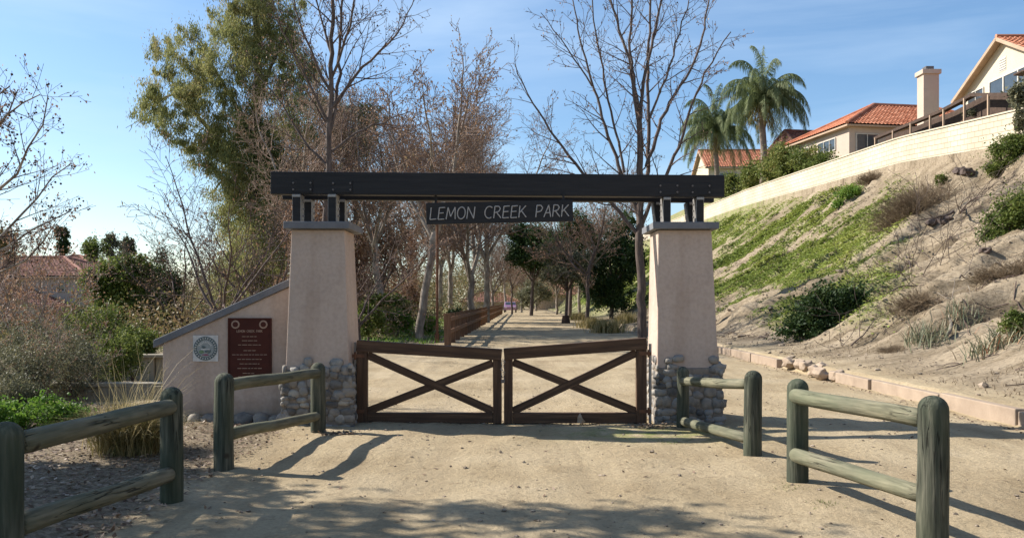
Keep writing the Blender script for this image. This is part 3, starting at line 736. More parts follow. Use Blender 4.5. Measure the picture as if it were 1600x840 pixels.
pp = at(390.5, 546, yw - .02)
pq = thing("plaque", "dark maroon dedication plaque with two round medallions at its top", "plaque", (pp.x, yw, pp.z))
mb = MB(); mb.box((pp.x, yw - .018, pp.z), (.575, .03, .84)); mb.build("plate", M['plaque'], pq, bevel=.006)
mb = MB()
for s in (-1, 1): mb.box((pp.x + s * .278, yw - .038, pp.z), (.016, .012, .84)); mb.box((pp.x, yw - .038, pp.z + s * .412), (.54, .012, .016))
mb.build("rim", M['plaque'], pq)
for s in (-1, 1):
    mb = MB(); c = (pp.x + s * .185, pp.z + .335)
    mb.tube([(c[0], yw - .034, c[1]), (c[0], yw - .046, c[1])], .055, 20)
    q = mb.build("medallion", M['plaquetx'], pq)
    k = MB(); k.tube([(c[0], yw - .047, c[1]), (c[0], yw - .051, c[1])], .036, 16); k.build("emblem", M['plaque'], q, world=True)
tx = MB(); write("LEMON CREEK PARK", pp.x - .17, pp.z + .232, .030, .34, tx, yw - .036, .0032, slant=.02); tx.build("lettering", M['plaquetx'], pq)
for z, w in ((.175, .20), (.12, .20), (.065, .30), (-.01, .16), (-.065, .46), (-.125, .32), (-.185, .26), (-.245, .32), (-.31, .18), (-.355, .3)):
    x = -w / 2; tx = MB()
    while x < w / 2 - .02:
        l = rr.uniform(.025, .07); l = min(l, w / 2 - x)
        tx.box((pp.x + x + l / 2, yw - .036, pp.z + z), (l, .004, .008)); x += l + .012
    tx.build("text_line", M['plaquetx'], pq)
sp_ = at(321, 544, yw - .02)
sl = thing("seal_sign", "white square sign with a round city seal beside the plaque", "sign", (sp_.x, yw, sp_.z))
mb = MB(); mb.box((sp_.x, yw - .009, sp_.z), (.335, .014, .345)); mb.build("plate", M['white'], sl, bevel=.002)
def ring(mbk, cx, cz, r0, r1, y, n=36, th=.003):
    V = []; Fc = []
    for i in range(n):
        a = 2 * math.pi * i / n
        for r_, yy in ((r0, y), (r1, y), (r1, y + th), (r0, y + th)): V.append((cx + r_ * math.cos(a), yy, cz + r_ * math.sin(a)))
    for i in range(n):
        j = (i + 1) % n
        for k in range(4): k2 = (k + 1) % 4; Fc.append((i * 4 + k, i * 4 + k2, j * 4 + k2, j * 4 + k))
    mbk.add(V, Fc)
mb = MB(); ring(mb, sp_.x, sp_.z, .112, .158, yw - .0205); mb.build("seal_ring", M['seal_d'], sl)
mb = MB()
for i in range(26):
    a = 2 * math.pi * (i + .5) / 26
    mb.box((sp_.x + .135 * math.cos(a), yw - .0225, sp_.z + .135 * math.sin(a)), (.010, .003, .020), Matrix.Rotation(-a + math.pi / 2, 3, 'Y'))
mb.build("ring_lettering", M['white'], sl)
mb = MB(); mb.tube([(sp_.x, yw - .0165, sp_.z), (sp_.x, yw - .0195, sp_.z)], .108, 30); mb.build("seal_field", M['seal_b'], sl)
mb = MB()
for i in range(9):
    a = R(150 - 15 * i); mb.box((sp_.x + .085 * math.cos(a), yw - .0215, sp_.z + .085 * math.sin(a)), (.011, .003, .024), Matrix.Rotation(-a + math.pi / 2, 3, 'Y'))
mb.box((sp_.x, yw - .0215, sp_.z - .012), (.12, .003, .016)); mb.build("seal_scroll", M['white'], sl)
mb = MB(); mb.blob((sp_.x + .035, yw - .021, sp_.z - .035), (.042, .003, .028), 3, .3); mb.blob((sp_.x - .025, yw - .021, sp_.z + .018), (.030, .003, .018), 8, .3); mb.build("seal_emblem", M['seal_d'], sl)
mb = MB(); mb.blob((sp_.x - .05, yw - .021, sp_.z - .045), (.034, .003, .020), 5, .3); mb.build("seal_hill", M['seal_g'], sl)
mb = MB(); mb.blob((sp_.x + .004, yw - .0225, sp_.z - .085), (.045, .002, .010), 5, .3); mb.build("seal_ribbon", M['seal_p'], sl)

# gate leaves
GY0 = 10.93
def leaf(label, xh, xm, zh, zm, seed):
    s = 1 if xm > xh else -1
    t = thing("gate_leaf", label, "gate", (xh, GY0, 0), group="two leaves of the wooden gate")
    A = lambda x, z, dy=0: (x, GY0 + dy, z)
    sw = .135; mw = .115
    zt = lambda x: zh + (zm - zh) * (x - xh) / (xm - xh)
    plank(t, "top_rail", A(xh, zt(xh), -.01), A(xm, zt(xm), -.01), .11, .15, M['gwood'], .006, seed)
    plank(t, "bottom_rail", A(xh + s * sw, .07), A(xm - s * mw, .07), .085, .135, M['gwood'], .006, seed + 1)
    x = xh + s * sw / 2; plank(t, "stile", A(x, .0), A(x, zt(x) - .070), .10, sw, M['gwood'], .006, seed + 2)
    x = xm - s * mw / 2; plank(t, "stile", A(x, .0), A(x, zt(x) - .070), .10, mw, M['gwood'], .006, seed + 3)
    xa, xb = xh + s * sw, xm - s * mw
    plank(t, "brace", A(xa, zt(xa) - .115), A(xb, .155), .05, .10, M['gwood'], .005, seed + 4)
    plank(t, "brace", A(xa, .155, .004), A(xb, zt(xb) - .115, .004), .046, .10, M['gwood'], .005, seed + 5)
    for zz in (.16, zt(xh) - .13): hg = MB(); hg.box((xh + s * .02, GY0 - .055, zz), (.16, .008, .045)); hg.tube([(xh - s * .02, GY0 - .05, zz - .05), (xh - s * .02, GY0 - .05, zz + .05)], .014, 8); hg.build("hinge", M['rust'], t)
    return t
leaf("left gate leaf with a crossed brace, sagging towards the middle", -2.03, -.135, 1.015, .895, 1)
leaf("right gate leaf with a crossed brace, next to the free-standing pillar", 1.765, -.105, 1.045, .905, 11)
for x, zt_, lb in ((-2.062, 1.06, "thin steel hinge pipe beside the left pillar"), (1.815, 1.04, "thin pale steel hinge pipe beside the right pillar")):
    mb = MB(); mb.tube([(x, GY0, -.05), (x, GY0, zt_)], .019, 12); tag(mb.build("hinge_pipe", M['steel'], None, smooth=False), lb, "pipe", "hinge pipes of the gate")
ch = MB()
for i in range(11):
    a = i / 10; cx = -.12 + .018 * math.sin(i * 2.1); cz = .83 - .24 * a
    pts = [(cx + (.013 * math.cos(q) if i % 2 else 0), GY0 - .065 - i % 2 * .004 + (0 if i % 2 else .013 * math.cos(q)), cz + .018 * math.sin(q)) for q in [2 * math.pi * j / 8 for j in range(9)]]
    ch.tube(pts, .0042, 5, cap=False)
ck = thing("gate_chain", "steel chain with padlock joining the two gate leaves", "chain", (-.12, GY0 - .07, .6)); ch.build("chain", M['steel'], ck)
mb = MB(); mb.box((-.118, GY0 - .075, .555), (.05, .022, .045)); mb.tube([(-.135, GY0 - .075, .575), (-.135, GY0 - .075, .60), (-.118, GY0 - .075, .612), (-.101, GY0 - .075, .60), (-.101, GY0 - .075, .575)], .004, 6)
mb.build("padlock", M['bolt'], ck, bevel=.003)

# ------------------------------------------------------------------ log rail fences
def log_mesh(L, r0, r1, seed, dome=True, n=20, both=False, axis='z'):
    rg = random.Random(seed); V = []; Fc = []
    rows = []; m = max(6, int(L / .10))
    for i in range(m + 1): rows.append((L * i / m * (1 - (r1 * .95) / L if dome else 1), 1.0))
    if dome:
        z0 = rows[-1][0]
        for a in (15, 30, 45, 60, 75, 86): rows.append((z0 + r1 * .95 * math.sin(R(a)), math.cos(R(a))))
    if both: rows = [(rows[0][0] - .0, .55), (rows[0][0] + .012, .93)] + rows[1:-1] + [(L - .012, .93), (L, .55)]
    for z, k in rows:
        r = (r0 + (r1 - r0) * z / L) * k
        bx = .012 * mnoise.noise(Vector((z * 1.2, seed, 0))); by = .012 * mnoise.noise(Vector((z * 1.2, seed, 9)))
        for j in range(n):
            a = 2 * math.pi * j / n
            q = r * (1 + .055 * mnoise.noise(Vector((math.cos(a) * 1.5 + seed, math.sin(a) * 1.5, z * 1.8))) + .02 * mnoise.noise(Vector((math.cos(a) * 6, math.sin(a) * 6 + seed, z * 2))))
            V.append((bx + q * math.cos(a), by + q * math.sin(a), z))
    for i in range(len(rows) - 1):
        for j in range(n): j2 = (j + 1) % n; Fc.append((i * n + j, i * n + j2, (i + 1) * n + j2, (i + 1) * n + j))
    Fc.append(tuple(range(n))[::-1]); Fc.append(tuple((len(rows) - 1) * n + j for j in range(n)))
    if axis == 'x': V = [(z - L / 2, y, x) for x, y, z in V]
    k = MB(); k.add(V, Fc); return k
def log_fence(label, posts, rails, seed):
    (xa, ya, ta, ra), (xb, yb, tb, rb) = posts
    t = thing("log_fence", label, "fence", ((xa + xb) / 2, (ya + yb) / 2, 0), group="round log rail fences beside the gateway")
    for i, (x, y, tz, r) in enumerate(posts):
        r *= .93; o = log_mesh(tz + .3, r * 1.03, r * .97, seed + i).build("post", M['log'], None, smooth=True); o.parent = t
        o.location = Vector((x, y, -.3)) - t.location
    for i, (a, b, r) in enumerate(rails):
        L = (Vector(b) - Vector(a)).length
        r *= .93; o = log_mesh(L, r, r * .95, seed + 5 + i, dome=False, both=True, axis='x', n=18).build("rail", M['logr'], None, smooth=True); o.parent = t
        oriented(o, a, b, t)
log_fence("log fence section on the left closest to the camera, in shade", [(-2.80, 4.60, .935, .100), (-2.72, 6.65, .915, .094)],
          [((-2.77, 4.66, .80), (-2.70, 6.56, .765), .073), ((-2.77, 4.66, .345), (-2.70, 6.56, .235), .07)], 10)
log_fence("log fence section in front of the plaque wall", [(-2.72, 7.85, .925, .10), (-2.375, 10.18, .85, .098)],
          [((-2.70, 7.93, .80), (-2.37, 10.12, .725), .066), ((-2.70, 7.93, .33), (-2.37, 10.12, .20), .064)], 20)
log_fence("log fence section standing against the right pillar", [(2.19, 10.66, .76, .085), (2.49, 8.60, .885, .098)],
          [((2.17, 10.56, .58), (2.46, 8.66, .735), .062), ((2.17, 10.56, .075), (2.46, 8.66, .17), .064)], 30)
log_fence("log fence section on the right closest to the camera, sunlit", [(2.53, 7.37, .915, .10), (2.99 * .935, 5.52, .975, .105)],
          [((2.47, 7.27, .775), (2.765, 5.58, .81), .072), ((2.47, 7.27, .26), (2.765, 5.58, .30), .068)], 40)

# ------------------------------------------------------------------ kerb, low walls
kb = MB(); rg = random.Random(2); y = 4.0
while y < 27:
    L = rg.uniform(1.5, 2.4); x = 6.5 + rg.uniform(-.02, .02) - .012 * (y - 12); tilt = rg.uniform(-.02, .02)
    if 16.4 < y < 18.6:
        for j in range(4): kb.blob((x + rg.uniform(-.15, .2), y + j * .42 + .2, .12 + rg.uniform(-.03, .05)), (.14, .22, .12), j * 7, .3, 2, .7)
    else:
        kb.box((x, y + L / 2, .065 + rg.uniform(-.02, .015)), (.14, L - .02, .28), Matrix.Rotation(tilt, 3, 'Z'))
    y += L
tag(kb.build("kerb", M['kerb'], None, bevel=.015), "pinkish concrete kerb, broken in one place, along the foot of the hillside", "kerb")
for i, (p0, p1, y0, y1, lb) in enumerate([((-9.5, 0), (-6.0, 0), 16.6, 16.9, "taller tan concrete garden wall behind the grey shrubs"), ((-8.0, 0), (-5.3, 0), 13.6, 13.4, "lower tan concrete garden wall beside the wing wall")]):
    mb = MB(); h = (.52, .27)[i]; n = 6
    for k in range(n):
        a = p0[0] + (p1[0] - p0[0]) * k / n; b = p0[0] + (p1[0] - p0[0]) * (k + 1) / n; yy = y0 + (y1 - y0) * (k + .5) / n
        mb.box(((a + b) / 2, yy, h / 2 - .2), (b - a - .012, .22, h + .4 - .06)); 
    mb.box(((p0[0] + p1[0]) / 2, (y0 + y1) / 2, h - .02), (p1[0] - p0[0] + .05, .30, .06))
    tag(mb.build("garden_wall", M['lowwall'], None, bevel=.01), lb, "wall", "low garden walls")

# ------------------------------------------------------------------ far rail fence, pole
ff = thing("post_fence", "long brown post and rail fence running along the left of the path", "fence", (-1.8, 60, 0))
fy = list(np.arange(29.7, 106, 2.35)); fx = lambda y: float(np.interp(y, [29.7, 106], [-2.30, -1.25]))
for i, y in enumerate(fy):
    mb = MB(); mb.box((fx(y), y, gz(fx(y), y) + .45), ((.24 if i == 0 else .18), .16, 1.42), Matrix.Rotation(rg.uniform(-.03, .03), 3, 'Y')); mb.build("post", M['rwood'], ff, bevel=.01)
for i in range(len(fy) - 1):
    for z in (.52, .96):
        a, b = (fx(fy[i]) + .09, fy[i], z), (fx(fy[i + 1]) + .09, fy[i + 1], z)
        mb = MB(); mb.bar(a, b, .05, .14); mb.build("rail", M['rwood'], ff)
mb = MB(); q = at(683, 535, 32); mb.tube([(q.x, 32, -.2), (q.x, 32, 5.7)], [.055, .05], 12); mb.tube([(q.x, 32, -.05), (q.x, 32, .35)], .085, 12)
tag(mb.build("steel_pole", M['rust'], None), "thin rust brown pole rising behind the park name board", "pole")

# ------------------------------------------------------------------ block wall on the hill
wy = axis([(6, 34, 1.5), (34, 90, 1.5), (90, 230, 6)])
Vw, Fw, uvs = [], [], []
hW = 1.85
zb = zbase(wy)
for y, z in zip(wy, zb):
    for x, zz, u in ((WALLX - .1, z - .6, -.6), (WALLX - .1, z + hW, hW), (WALLX + .1, z + hW, hW + .2), (WALLX + .1, z - .6, -.6)): Vw.append((x, y, zz)); uvs.append((y, u))
n = len(wy); Fa = []
for i in range(n - 1):
    for k in range(3): Fa.append((i * 4 + k, (i + 1) * 4 + k, (i + 1) * 4 + k + 1, i * 4 + k + 1))
Fa.append((0, 1, 2, 3)); Fa.append(((n - 1) * 4 + 3, (n - 1) * 4 + 2, (n - 1) * 4 + 1, (n - 1) * 4))
Fa = np.array(Fa)
hwall = thing("block_wall", "long cream block wall climbing the top of the hillside", "wall", (WALLX, 60, 9))
mesh_np("blocks", Vw, Fa, M['block'], hwall, uv=np.array(uvs)[Fa.ravel()])
mb = MB()
for i in range(n - 1): mb.bar((WALLX, wy[i], zb[i] + hW + .035), (WALLX, wy[i + 1], zb[i + 1] + hW + .035), .30, .07)
mb.build("coping", M['hwall'], hwall)

# brown screen fence on top
sf = thing("screen_fence", "dark brown screen fence with pale posts above the cream block wall", "fence", (WALLX + .9, 45, 10))
topz = lambda y: float(np.interp(y, [37.5, 41, 44, 52], [10.9, 11.75, 11.62, 11.75]))
mb = MB(); yy = np.arange(38, 52.1, 1.0)
for a, b in zip(yy[:-1], yy[1:]): mb.bar((WALLX + .75, a, topz(a)), (WALLX + .75, b, topz(b)), .30, .16)
mb.build("top_rail", M['dbrown'], sf)
mb = MB()
for a, b in zip(yy[:-1], yy[1:]):
    za, zb_ = float(zbase(a)) + 1.2, float(zbase(b)) + 1.2
    x = WALLX + 1.35; mb.add([(x, a, za), (x, b, zb_), (x, b, topz(b)), (x, a, topz(a)), (x + .03, a, za), (x + .03, b, zb_), (x + .03, b, topz(b)), (x + .03, a, topz(a))], [(0, 1, 2, 3), (7, 6, 5, 4), (3, 2, 6, 7), (0, 4, 5, 1)])
mb.build("mesh_screen", M['dbrown'], sf)
for y in (39.5, 41.6, 43.6, 45.0, 47.2, 49.4, 51.8):
    mb = MB(); z0 = float(zbase(y)) + 1.3; mb.box((WALLX + .62, y, (z0 + topz(y)) / 2), (.09, .09, topz(y) - z0)); mb.build("post", M['trim'], sf)

# ------------------------------------------------------------------ houses
def roof_plane(mb, A, B, C, D, th=.06):
    A, B, C, D = map(Vector, (A, B, C, D))
    e = (B - A).normalized(); up = (D - A) - e * (D - A).dot(e); Ls = up.length; un = up.normalized(); nrm = e.cross(un)
    if nrm.z < 0: nrm = -nrm
    U = (B - A).length; nu = max(2, int(U / .11)); nv = max(2, int(Ls / .40))
    base = mb.n; V = []; rows = []
    for j in range(nv):
        rows.append((j / nv, .055)); rows.append(((j + 1) / nv - .001, .0))
    for v, lift in rows:
        l = (D - A).dot(e) * v; r = U + (C - B).dot(e) * v
        for i in range(nu + 1):
            s = min(max(U * i / nu, l), r)
            V.append(A + e * s + up * v + nrm * (.07 * abs(math.sin(math.pi * s / .33)) + lift))
    Fc = []
    for j in range(len(rows) - 1):
        for i in range(nu):
            Fc.append((j * (nu + 1) + i, j * (nu + 1) + i + 1, (j + 1) * (nu + 1) + i + 1, (j + 1) * (nu + 1) + i))
    mb.add(V, Fc)
def window(parent, c, w, h, face, n=2):
    """face: 'f' (normal -y) or 'l' (normal -x) in local coords"""
    mb = MB(); g = MB(); fr = .07
    def bx(m_, u, z, du, dz, out, t):
        if face == 'f': m_.box((c[0] + u, c[1] - out, c[2] + z), (du, t, dz))
        else: m_.box((c[0] - out, c[1] + u, c[2] + z), (t, du, dz))
    for s in (-1, 1): bx(mb, s * (w / 2), 0, fr, h + fr, .03, .10); bx(mb, 0, s * h / 2, w - fr, fr, .03, .10)
    for i in range(1, n): bx(mb, -w / 2 + w * i / n, 0, fr * .8, h - fr, .025, .08)
    f = mb.build("window", M['frame'], None); f.parent = parent
    bx(g, 0, 0, w - fr, h - fr, .012, .02); q = g.build("pane", M['glass'], None); q.parent = f
    return f
def add(mb, name, m, p, **k):
    o = mb.build(name, m, None, **k); o.parent = p; return o
def hip_house(t, W, D, z0, ze, zr, inset, m, roofm, ov=.5):
    mb = MB(); mb.box((W / 2, D / 2, (z0 + ze) / 2), (W, D, ze - z0)); add(mb, "wall", m, t)
    a, b, c, d = (-ov, -ov, ze), (W + ov, -ov, ze), (W + ov, D + ov, ze), (-ov, D + ov, ze)
    r0, r1 = (inset, D / 2, zr), (W - inset, D / 2, zr)
    mb = MB(); roof_plane(mb, a, b, r1, r0); roof_plane(mb, c, d, r0, r1); roof_plane(mb, d, a, r0, r0); roof_plane(mb, b, c, r1, r1)
    rf = add(mb, "roof", roofm, t)
    mb = MB()
    for p, q in ((r0, r1), (a, r0), (b, r1), (d, r0), (c, r1)): mb.tube([Vector(p) + Vector((0, 0, .10)), Vector(q) + Vector((0, 0, .10))], .14, 8)
    rc = mb.build("ridge_tiles", roofm, None); rc.parent = rf
    mb = MB(); mb.box((W / 2, D / 2, ze - .09), (W + 2 * ov - .05, D + 2 * ov - .05, .14)); add(mb, "eaves", M['trim'], t)
    return rf
# house A: hip roof, chimney
hA = thing("tiled_house", "cream house with hipped red tile roof and tall chimney above the wall", "house", (26.75, 66, 11.5), R(10), group="tiled houses on the hill")
hip_house(hA, 16, 9.5, 0, 4.05, 6.9, 5.3, M['hwall2'], M['roof'])
mb = MB(); mb.box((-.012, 4.75, 2.0), (.03, 9.4, 3.9)); 
window(hA, (1.55, -.01, 2.7), 1.9, 1.35, 'f', 2)
window(hA, (-.01, 3.2, 2.9), 2.6, .95, 'l', 3); window(hA, (-.01, 6.6, 2.9), 1.2, .95, 'l', 2)
# house A wing at the back left
hA2 = thing("tiled_house", "lower tiled house end with a plain gable left of the chimney house", "house", (27.2, 78.5, 12.2), R(10), group="tiled houses on the hill")
hip_house(hA2, 11, 7, 0, 3.6, 6.1, .3, M['hwall2'], M['roofd'])
window(hA2, (1.8, -.01, 2.4), 1.2, 1.0, 'f', 2)
# chimney as sub part of A
cz = at(1450, 150, 62)
chb = thing("chimney_stack", "tall pale stucco chimney in front of the hipped tile roof", "chimney", (cz.x, 62, 12))
def fr_box(mb, x, y, z0, z1, w, d): mb.box((x, y, (z0 + z1) / 2), (w, d, z1 - z0))
mb = MB(); zt = at(0, 118, 62).z; fr_box(mb, cz.x, 62.0, 12, zt - .02, 1.15, 1.0); mb.build("shaft", M['hwall2'], chb, bevel=.02)
mb = MB(); fr_box(mb, cz.x, 62.0, zt - .02, zt + .32, 1.4, 1.25); mb.build("crown", M['hwall2'], chb, bevel=.03)
mb = MB(); fr_box(mb, cz.x, 62.0, zt + .32, zt + .62, .6, .6); mb.build("flue", M['bolt'], chb, bevel=.02)

# house B: far, front gable roof
bL = at(1107, 258, 108)
hB = thing("tiled_house", "far cream house with bright tile roof behind the two palms", "house", (bL.x, 108, 13), 0, group="tiled houses on the hill")
W, D, ze = 15, 8, bL.z - 13; zr = ze + 2.6
def gable_house(t, W, D, ze, zr, axis_, m, roofm, ov=.45, z0=0):
    """axis_ 'x': ridge along local x"""
    mb = MB()
    if axis_ == 'x':
        V = [(0, 0, z0), (0, D, z0), (0, D, ze), (0, D / 2, zr - .12), (0, 0, ze)]; V2 = [(W, y, z) for _, y, z in V]
    else:
        V = [(0, 0, z0), (W, 0, z0), (W, 0, ze), (W / 2, 0, zr - .12), (0, 0, ze)]; V2 = [(x, D, z) for x, _, z in V]
    mb.add(V + V2, [(0, 1, 2, 3, 4), (9, 8, 7, 6, 5)] + [(i, i + 5, (i + 1) % 5 + 5, (i + 1) % 5) for i in range(5)])
    add(mb, "wall", m, t)
    sl_ = (zr - ze) / ((D if axis_ == 'x' else W) / 2); dz = ov * sl_
    mb = MB(); fs = MB(); rd = MB()
    if axis_ == 'x':
        P = [((-ov, -ov, ze - dz), (W + ov, -ov, ze - dz), (W + ov, D / 2, zr), (-ov, D / 2, zr)), ((W + ov, D + ov, ze - dz), (-ov, D + ov, ze - dz), (-ov, D / 2, zr), (W + ov, D / 2, zr))]
    else:
        P = [((-ov, D + ov, ze - dz), (-ov, -ov, ze - dz), (W / 2, -ov, zr), (W / 2, D + ov, zr)), ((W + ov, -ov, ze - dz), (W + ov, D + ov, ze - dz), (W / 2, D + ov, zr), (W / 2, -ov, zr))]
    for p in P:
        roof_plane(mb, *p)
        for i, j in ((3, 0), (1, 2), (0, 1)):
            a_, b_ = Vector(p[i]), Vector(p[j]); fs.bar(a_ - Vector((0, 0, .10)), b_ - Vector((0, 0, .10)), .10, .22)
        c = [Vector(q) - Vector((0, 0, .03)) for q in p]; fs.add(c, [(0, 1, 2, 3)])
    rd.tube([Vector(P[0][3]) + Vector((0, 0, .08)), Vector(P[0][2]) + Vector((0, 0, .08))], .14, 8)
    rf = add(mb, "roof", roofm, t); q = rd.build("ridge_tiles", roofm, None); q.parent = rf
    add(fs, "bargeboard", M['trim'], t)
gable_house(hB, W, D, ze, zr, 'x', M['hwall'], M['roof'])
window(hB, (2.6, -.01, ze - 1.75), 2.3, 1.5, 'f', 2)
# house C: right edge, gable facing the valley
cE = at(1505, 150, 60)
hC = thing("tiled_house", "two-storey cream house with big gable and dark patio door at the frame edge", "house", (cE.x, 50, 11.5), 0, group="tiled houses on the hill")
gable_house(hC, 14, 10, cE.z - 11.5, 19.0 - 11.5, 'x', M['hwall'], M['roof'], ov=.55)
wz = at(1523, 151, 58).z - 11.5
window(hC, (-.01, 8.3, wz), 1.9, .95, 'l', 2)
gv = MB(); 
for i in range(5): gv.box((-.03, 5.15, 5.45 + i * .16), (.06, .7, .06))
gv.box((-.01, 5.15, 5.77), (.03, .78, .9)); add(gv, "gable_vent", M['frame'], hC)
mb = MB(); mb.box((-.02, 4.2, 3.5), (.05, 4.8, 2.9)); mb2 = MB()
pd = add(mb, "patio_door", M['glass'], hC)
for y in (1.8, 3.4, 5.0, 6.6): mb2.box((-.06, y, 3.5), (.06, .12, 2.95))
mb2.box((-.06, 4.2, 4.97), (.062, 5.0, .14)); q = mb2.build("door_frame", M['frame'], None); q.parent = pd
mb = MB(); mb.box((-.4, 1.6, 4.35), (.9, 2.0, .12), Matrix.Rotation(.08, 3, 'Y')); add(mb, "awning", M['dbrown'], hC)

# left house below the trees
hL = thing("pink_house", "pinkish house with worn red tile roof seen past the left shrubs", "house", (-52, 75, -2), R(-4), group="houses beyond the creek")
zeL = at(0, 432, 75).z + 2; hip_house(hL, 14, 10, 0, zeL, zeL + 1.9, 5, M['hwall2'], M['roofd'])
window(hL, (11.9, -.01, zeL - .9), .55, .85, 'f', 1)
hL2 = thing("pink_house", "low pink house wing with its own tiled roof in front of the left house", "house", (-46.5, 69, -2), 0, group="houses beyond the creek")
gable_house(hL2, 7.5, 5, 2.2 + 1.0, 3.2 + 1.3, 'y', M['hwall2'], M['roofd'])
hL3 = thing("pink_house", "distant grey-pink house roof behind the left house, beneath the conifer", "house", (-60, 102, -2), 0, group="houses beyond the creek")
hip_house(hL3, 9, 8, 0, 7.2, 9.3, 4, M['hwall2'], M['roofd'])
hF = thing("mauve_house", "far low mauve roofed house at the end of the path behind the fence", "house", (-9, 150, -.5), 0, group="houses at the path end")
hip_house(hF, 10, 8, 0, 1.9, 3.6, 3, M['hwall2'], M['roofd'])
hF2 = thing("mauve_house", "far pinkish house at the path end between the dark trees", "house", (4.5, 150, -.5), 0, group="houses at the path end")
hip_house(hF2, 10, 8, 0, 3.2, 5.4, 3, M['hwall2'], M['roofd'])

# parked car at the end of the path
cr_ = thing("parked_car", "small purple parked car at the far end of the path", "car", (-.25, 118, 0))
mb = MB(); prof = [(-2.1, .35), (2.1, .35), (2.15, .75), (1.6, .95), (.9, 1.02), (.35, 1.42), (-1.2, 1.45), (-1.9, 1.05), (-2.15, .9)]
V = []; n = len(prof)
for x, k in ((-.85, .0), (-.80, .04), (.80, .04), (.85, .0)):
    for yy, z in prof: V.append((x * (1 - .16 * max(0, z - .9)), -yy, z + (k if z > .6 else 0)))
Fc = [tuple(range(n)), tuple(range(4 * n - 1, 3 * n - 1, -1))]
for r_ in range(3):
    for i in range(n): j = (i + 1) % n; Fc.append((r_ * n + i, r_ * n + j, (r_ + 1) * n + j, (r_ + 1) * n + i))
mb.add(V, Fc); add(mb, "body", M['carp'], cr_, bevel=.03)
mb = MB(); mb.add([(-.68, -.97, 1.09), (.68, -.97, 1.09), (.60, -.46, 1.44), (-.60, -.46, 1.44)], [(0, 1, 2, 3)]); add(mb, "windscreen", M['glass'], cr_)
for sx in (-1, 1):
    mb = MB(); mb.box((sx * .6, -2.14, .72), (.3, .06, .14)); add(mb, "headlight", M['lampglass'], cr_)
    for yy in (-1.3, 1.3):
        mb = MB(); mb.tube([(sx * .70, yy, .32), (sx * .88, yy, .32)], .32, 18); w = add(mb, "wheel", M['rubber'], cr_)
        k = MB(); k.tube([(sx * .875, yy, .32), (sx * .89, yy, .32)], .19, 12); z_ = k.build("rim", M['steel'], None); z_.parent = w

# ------------------------------------------------------------------ trees
CFG = dict(levels=4, seg=(.7, .5, .35, .25, .2), jit=.10, up=(.05, .05, .04, .03, .02), dens=(1.3, 1.9, 3.0, 3.6), ang=(28, 58), ratio=(.42, .62), lmin=.35, lmax=4.5, rmin=.006, f0=.12)
def cfg(**k): c = dict(CFG); c.update(k); return c
def tree_mesh(t, rng, out, trunkm, twigm, leafs=None, balls=0, split=1, tw=1.0, bs=.030):
    big = [(p, r) for p, r, l in out if l <= split and l < 1]; mid = [(p, r) for p, r, l in out if 1 <= l <= split]; fine = [(p, r * tw) for p, r, l in out if l > split]
    V1, F1 = tubes_np(big, 9); V2, F2 = tubes_np(mid, 6)
    V = np.concatenate([V1, V2]); Fc = np.concatenate([F1, F2 + len(V1)])
    mesh_np("trunk", V, Fc, trunkm, t, smooth=True)
    V, Fc = tubes_np(fine, 3); mesh_np("crown", V, Fc, twigm, t)
    tips = np.array([p[-1] for p, r, l in out if l > split]); mids = np.concatenate([p[1:] for p, r, l in out if l > split])
    if leafs:
        n, l, w, m = leafs
        k = rng.integers(0, len(mids), n); C = mids[k] + rng.normal(0, .05, (n, 3))
        V, Fc = leaf_quads(C, rng, l, w, 'hang'); v = np.clip(rng.uniform(0, 1, n) * .7 + .3 * vn(C[:, 0] * .7, C[:, 2] * .7, 5), 0, 1)
        mesh_np("leaves", V, Fc, m, t, attr=v)
    if balls:
        k = rng.integers(0, len(tips), balls); C = tips[k] - np.array([0, 0, .06]); s, fs_ = ICO[1]; fs_ = np.array(fs_)
        V = (C[:, None, :] + s[None] * (bs + .4 * bs * rng.random((balls, 1, 1)))).reshape(-1, 3)
        Fc = (np.arange(balls)[:, None, None] * len(s) + fs_[None]).reshape(-1, 3)
        mesh_np("foliage", V, Fc, M['ball'], t, smooth=True)
def traced(rng, Y, limbs, c, dyr=2.5):
    """limbs: [(list of (px,py)), r_start, r_end, level]"""
    out = []
    for pts, r0, r1, lv in limbs:
        dy = rng.uniform(-dyr, dyr) if lv else 0
        n = len(pts); base = 0
        P = []
        for i, (px, py) in enumerate(pts):
            y = Y + dy * (i / (n - 1)); P.append(np.array(at(px, py, y)))
        # smooth resample
        P = np.array(P); d = np.r_[0, np.cumsum(np.linalg.norm(np.diff(P, axis=0), axis=1))]
        m = max(4, int(d[-1] / .45)); s = np.linspace(0, d[-1], m + 1)
        Q = np.stack([np.interp(s, d, P[:, k]) for k in range(3)], -1)
        for _ in range(3): Q[1:-1] = (Q[:-2] + Q[1:-1] * 2 + Q[2:]) / 4
        Q[1:-1] += rng.normal(0, .03, (m - 1, 3))
        rad = r0 + (r1 - r0) * np.linspace(0, 1, m + 1)
        out.append((Q, rad, 0 if lv == 0 else 1))
        T = unit(np.gradient(Q, axis=0))
        L = d[-1]
        cc = dict(c); kids(rng, Q, list(T), np.minimum(rad, .07), min(L, c.get('Lk', 7)) if lv else L * .4, 1, cc, out, f0=c.get('tf0', .25) if lv == 0 else .15)
    return out

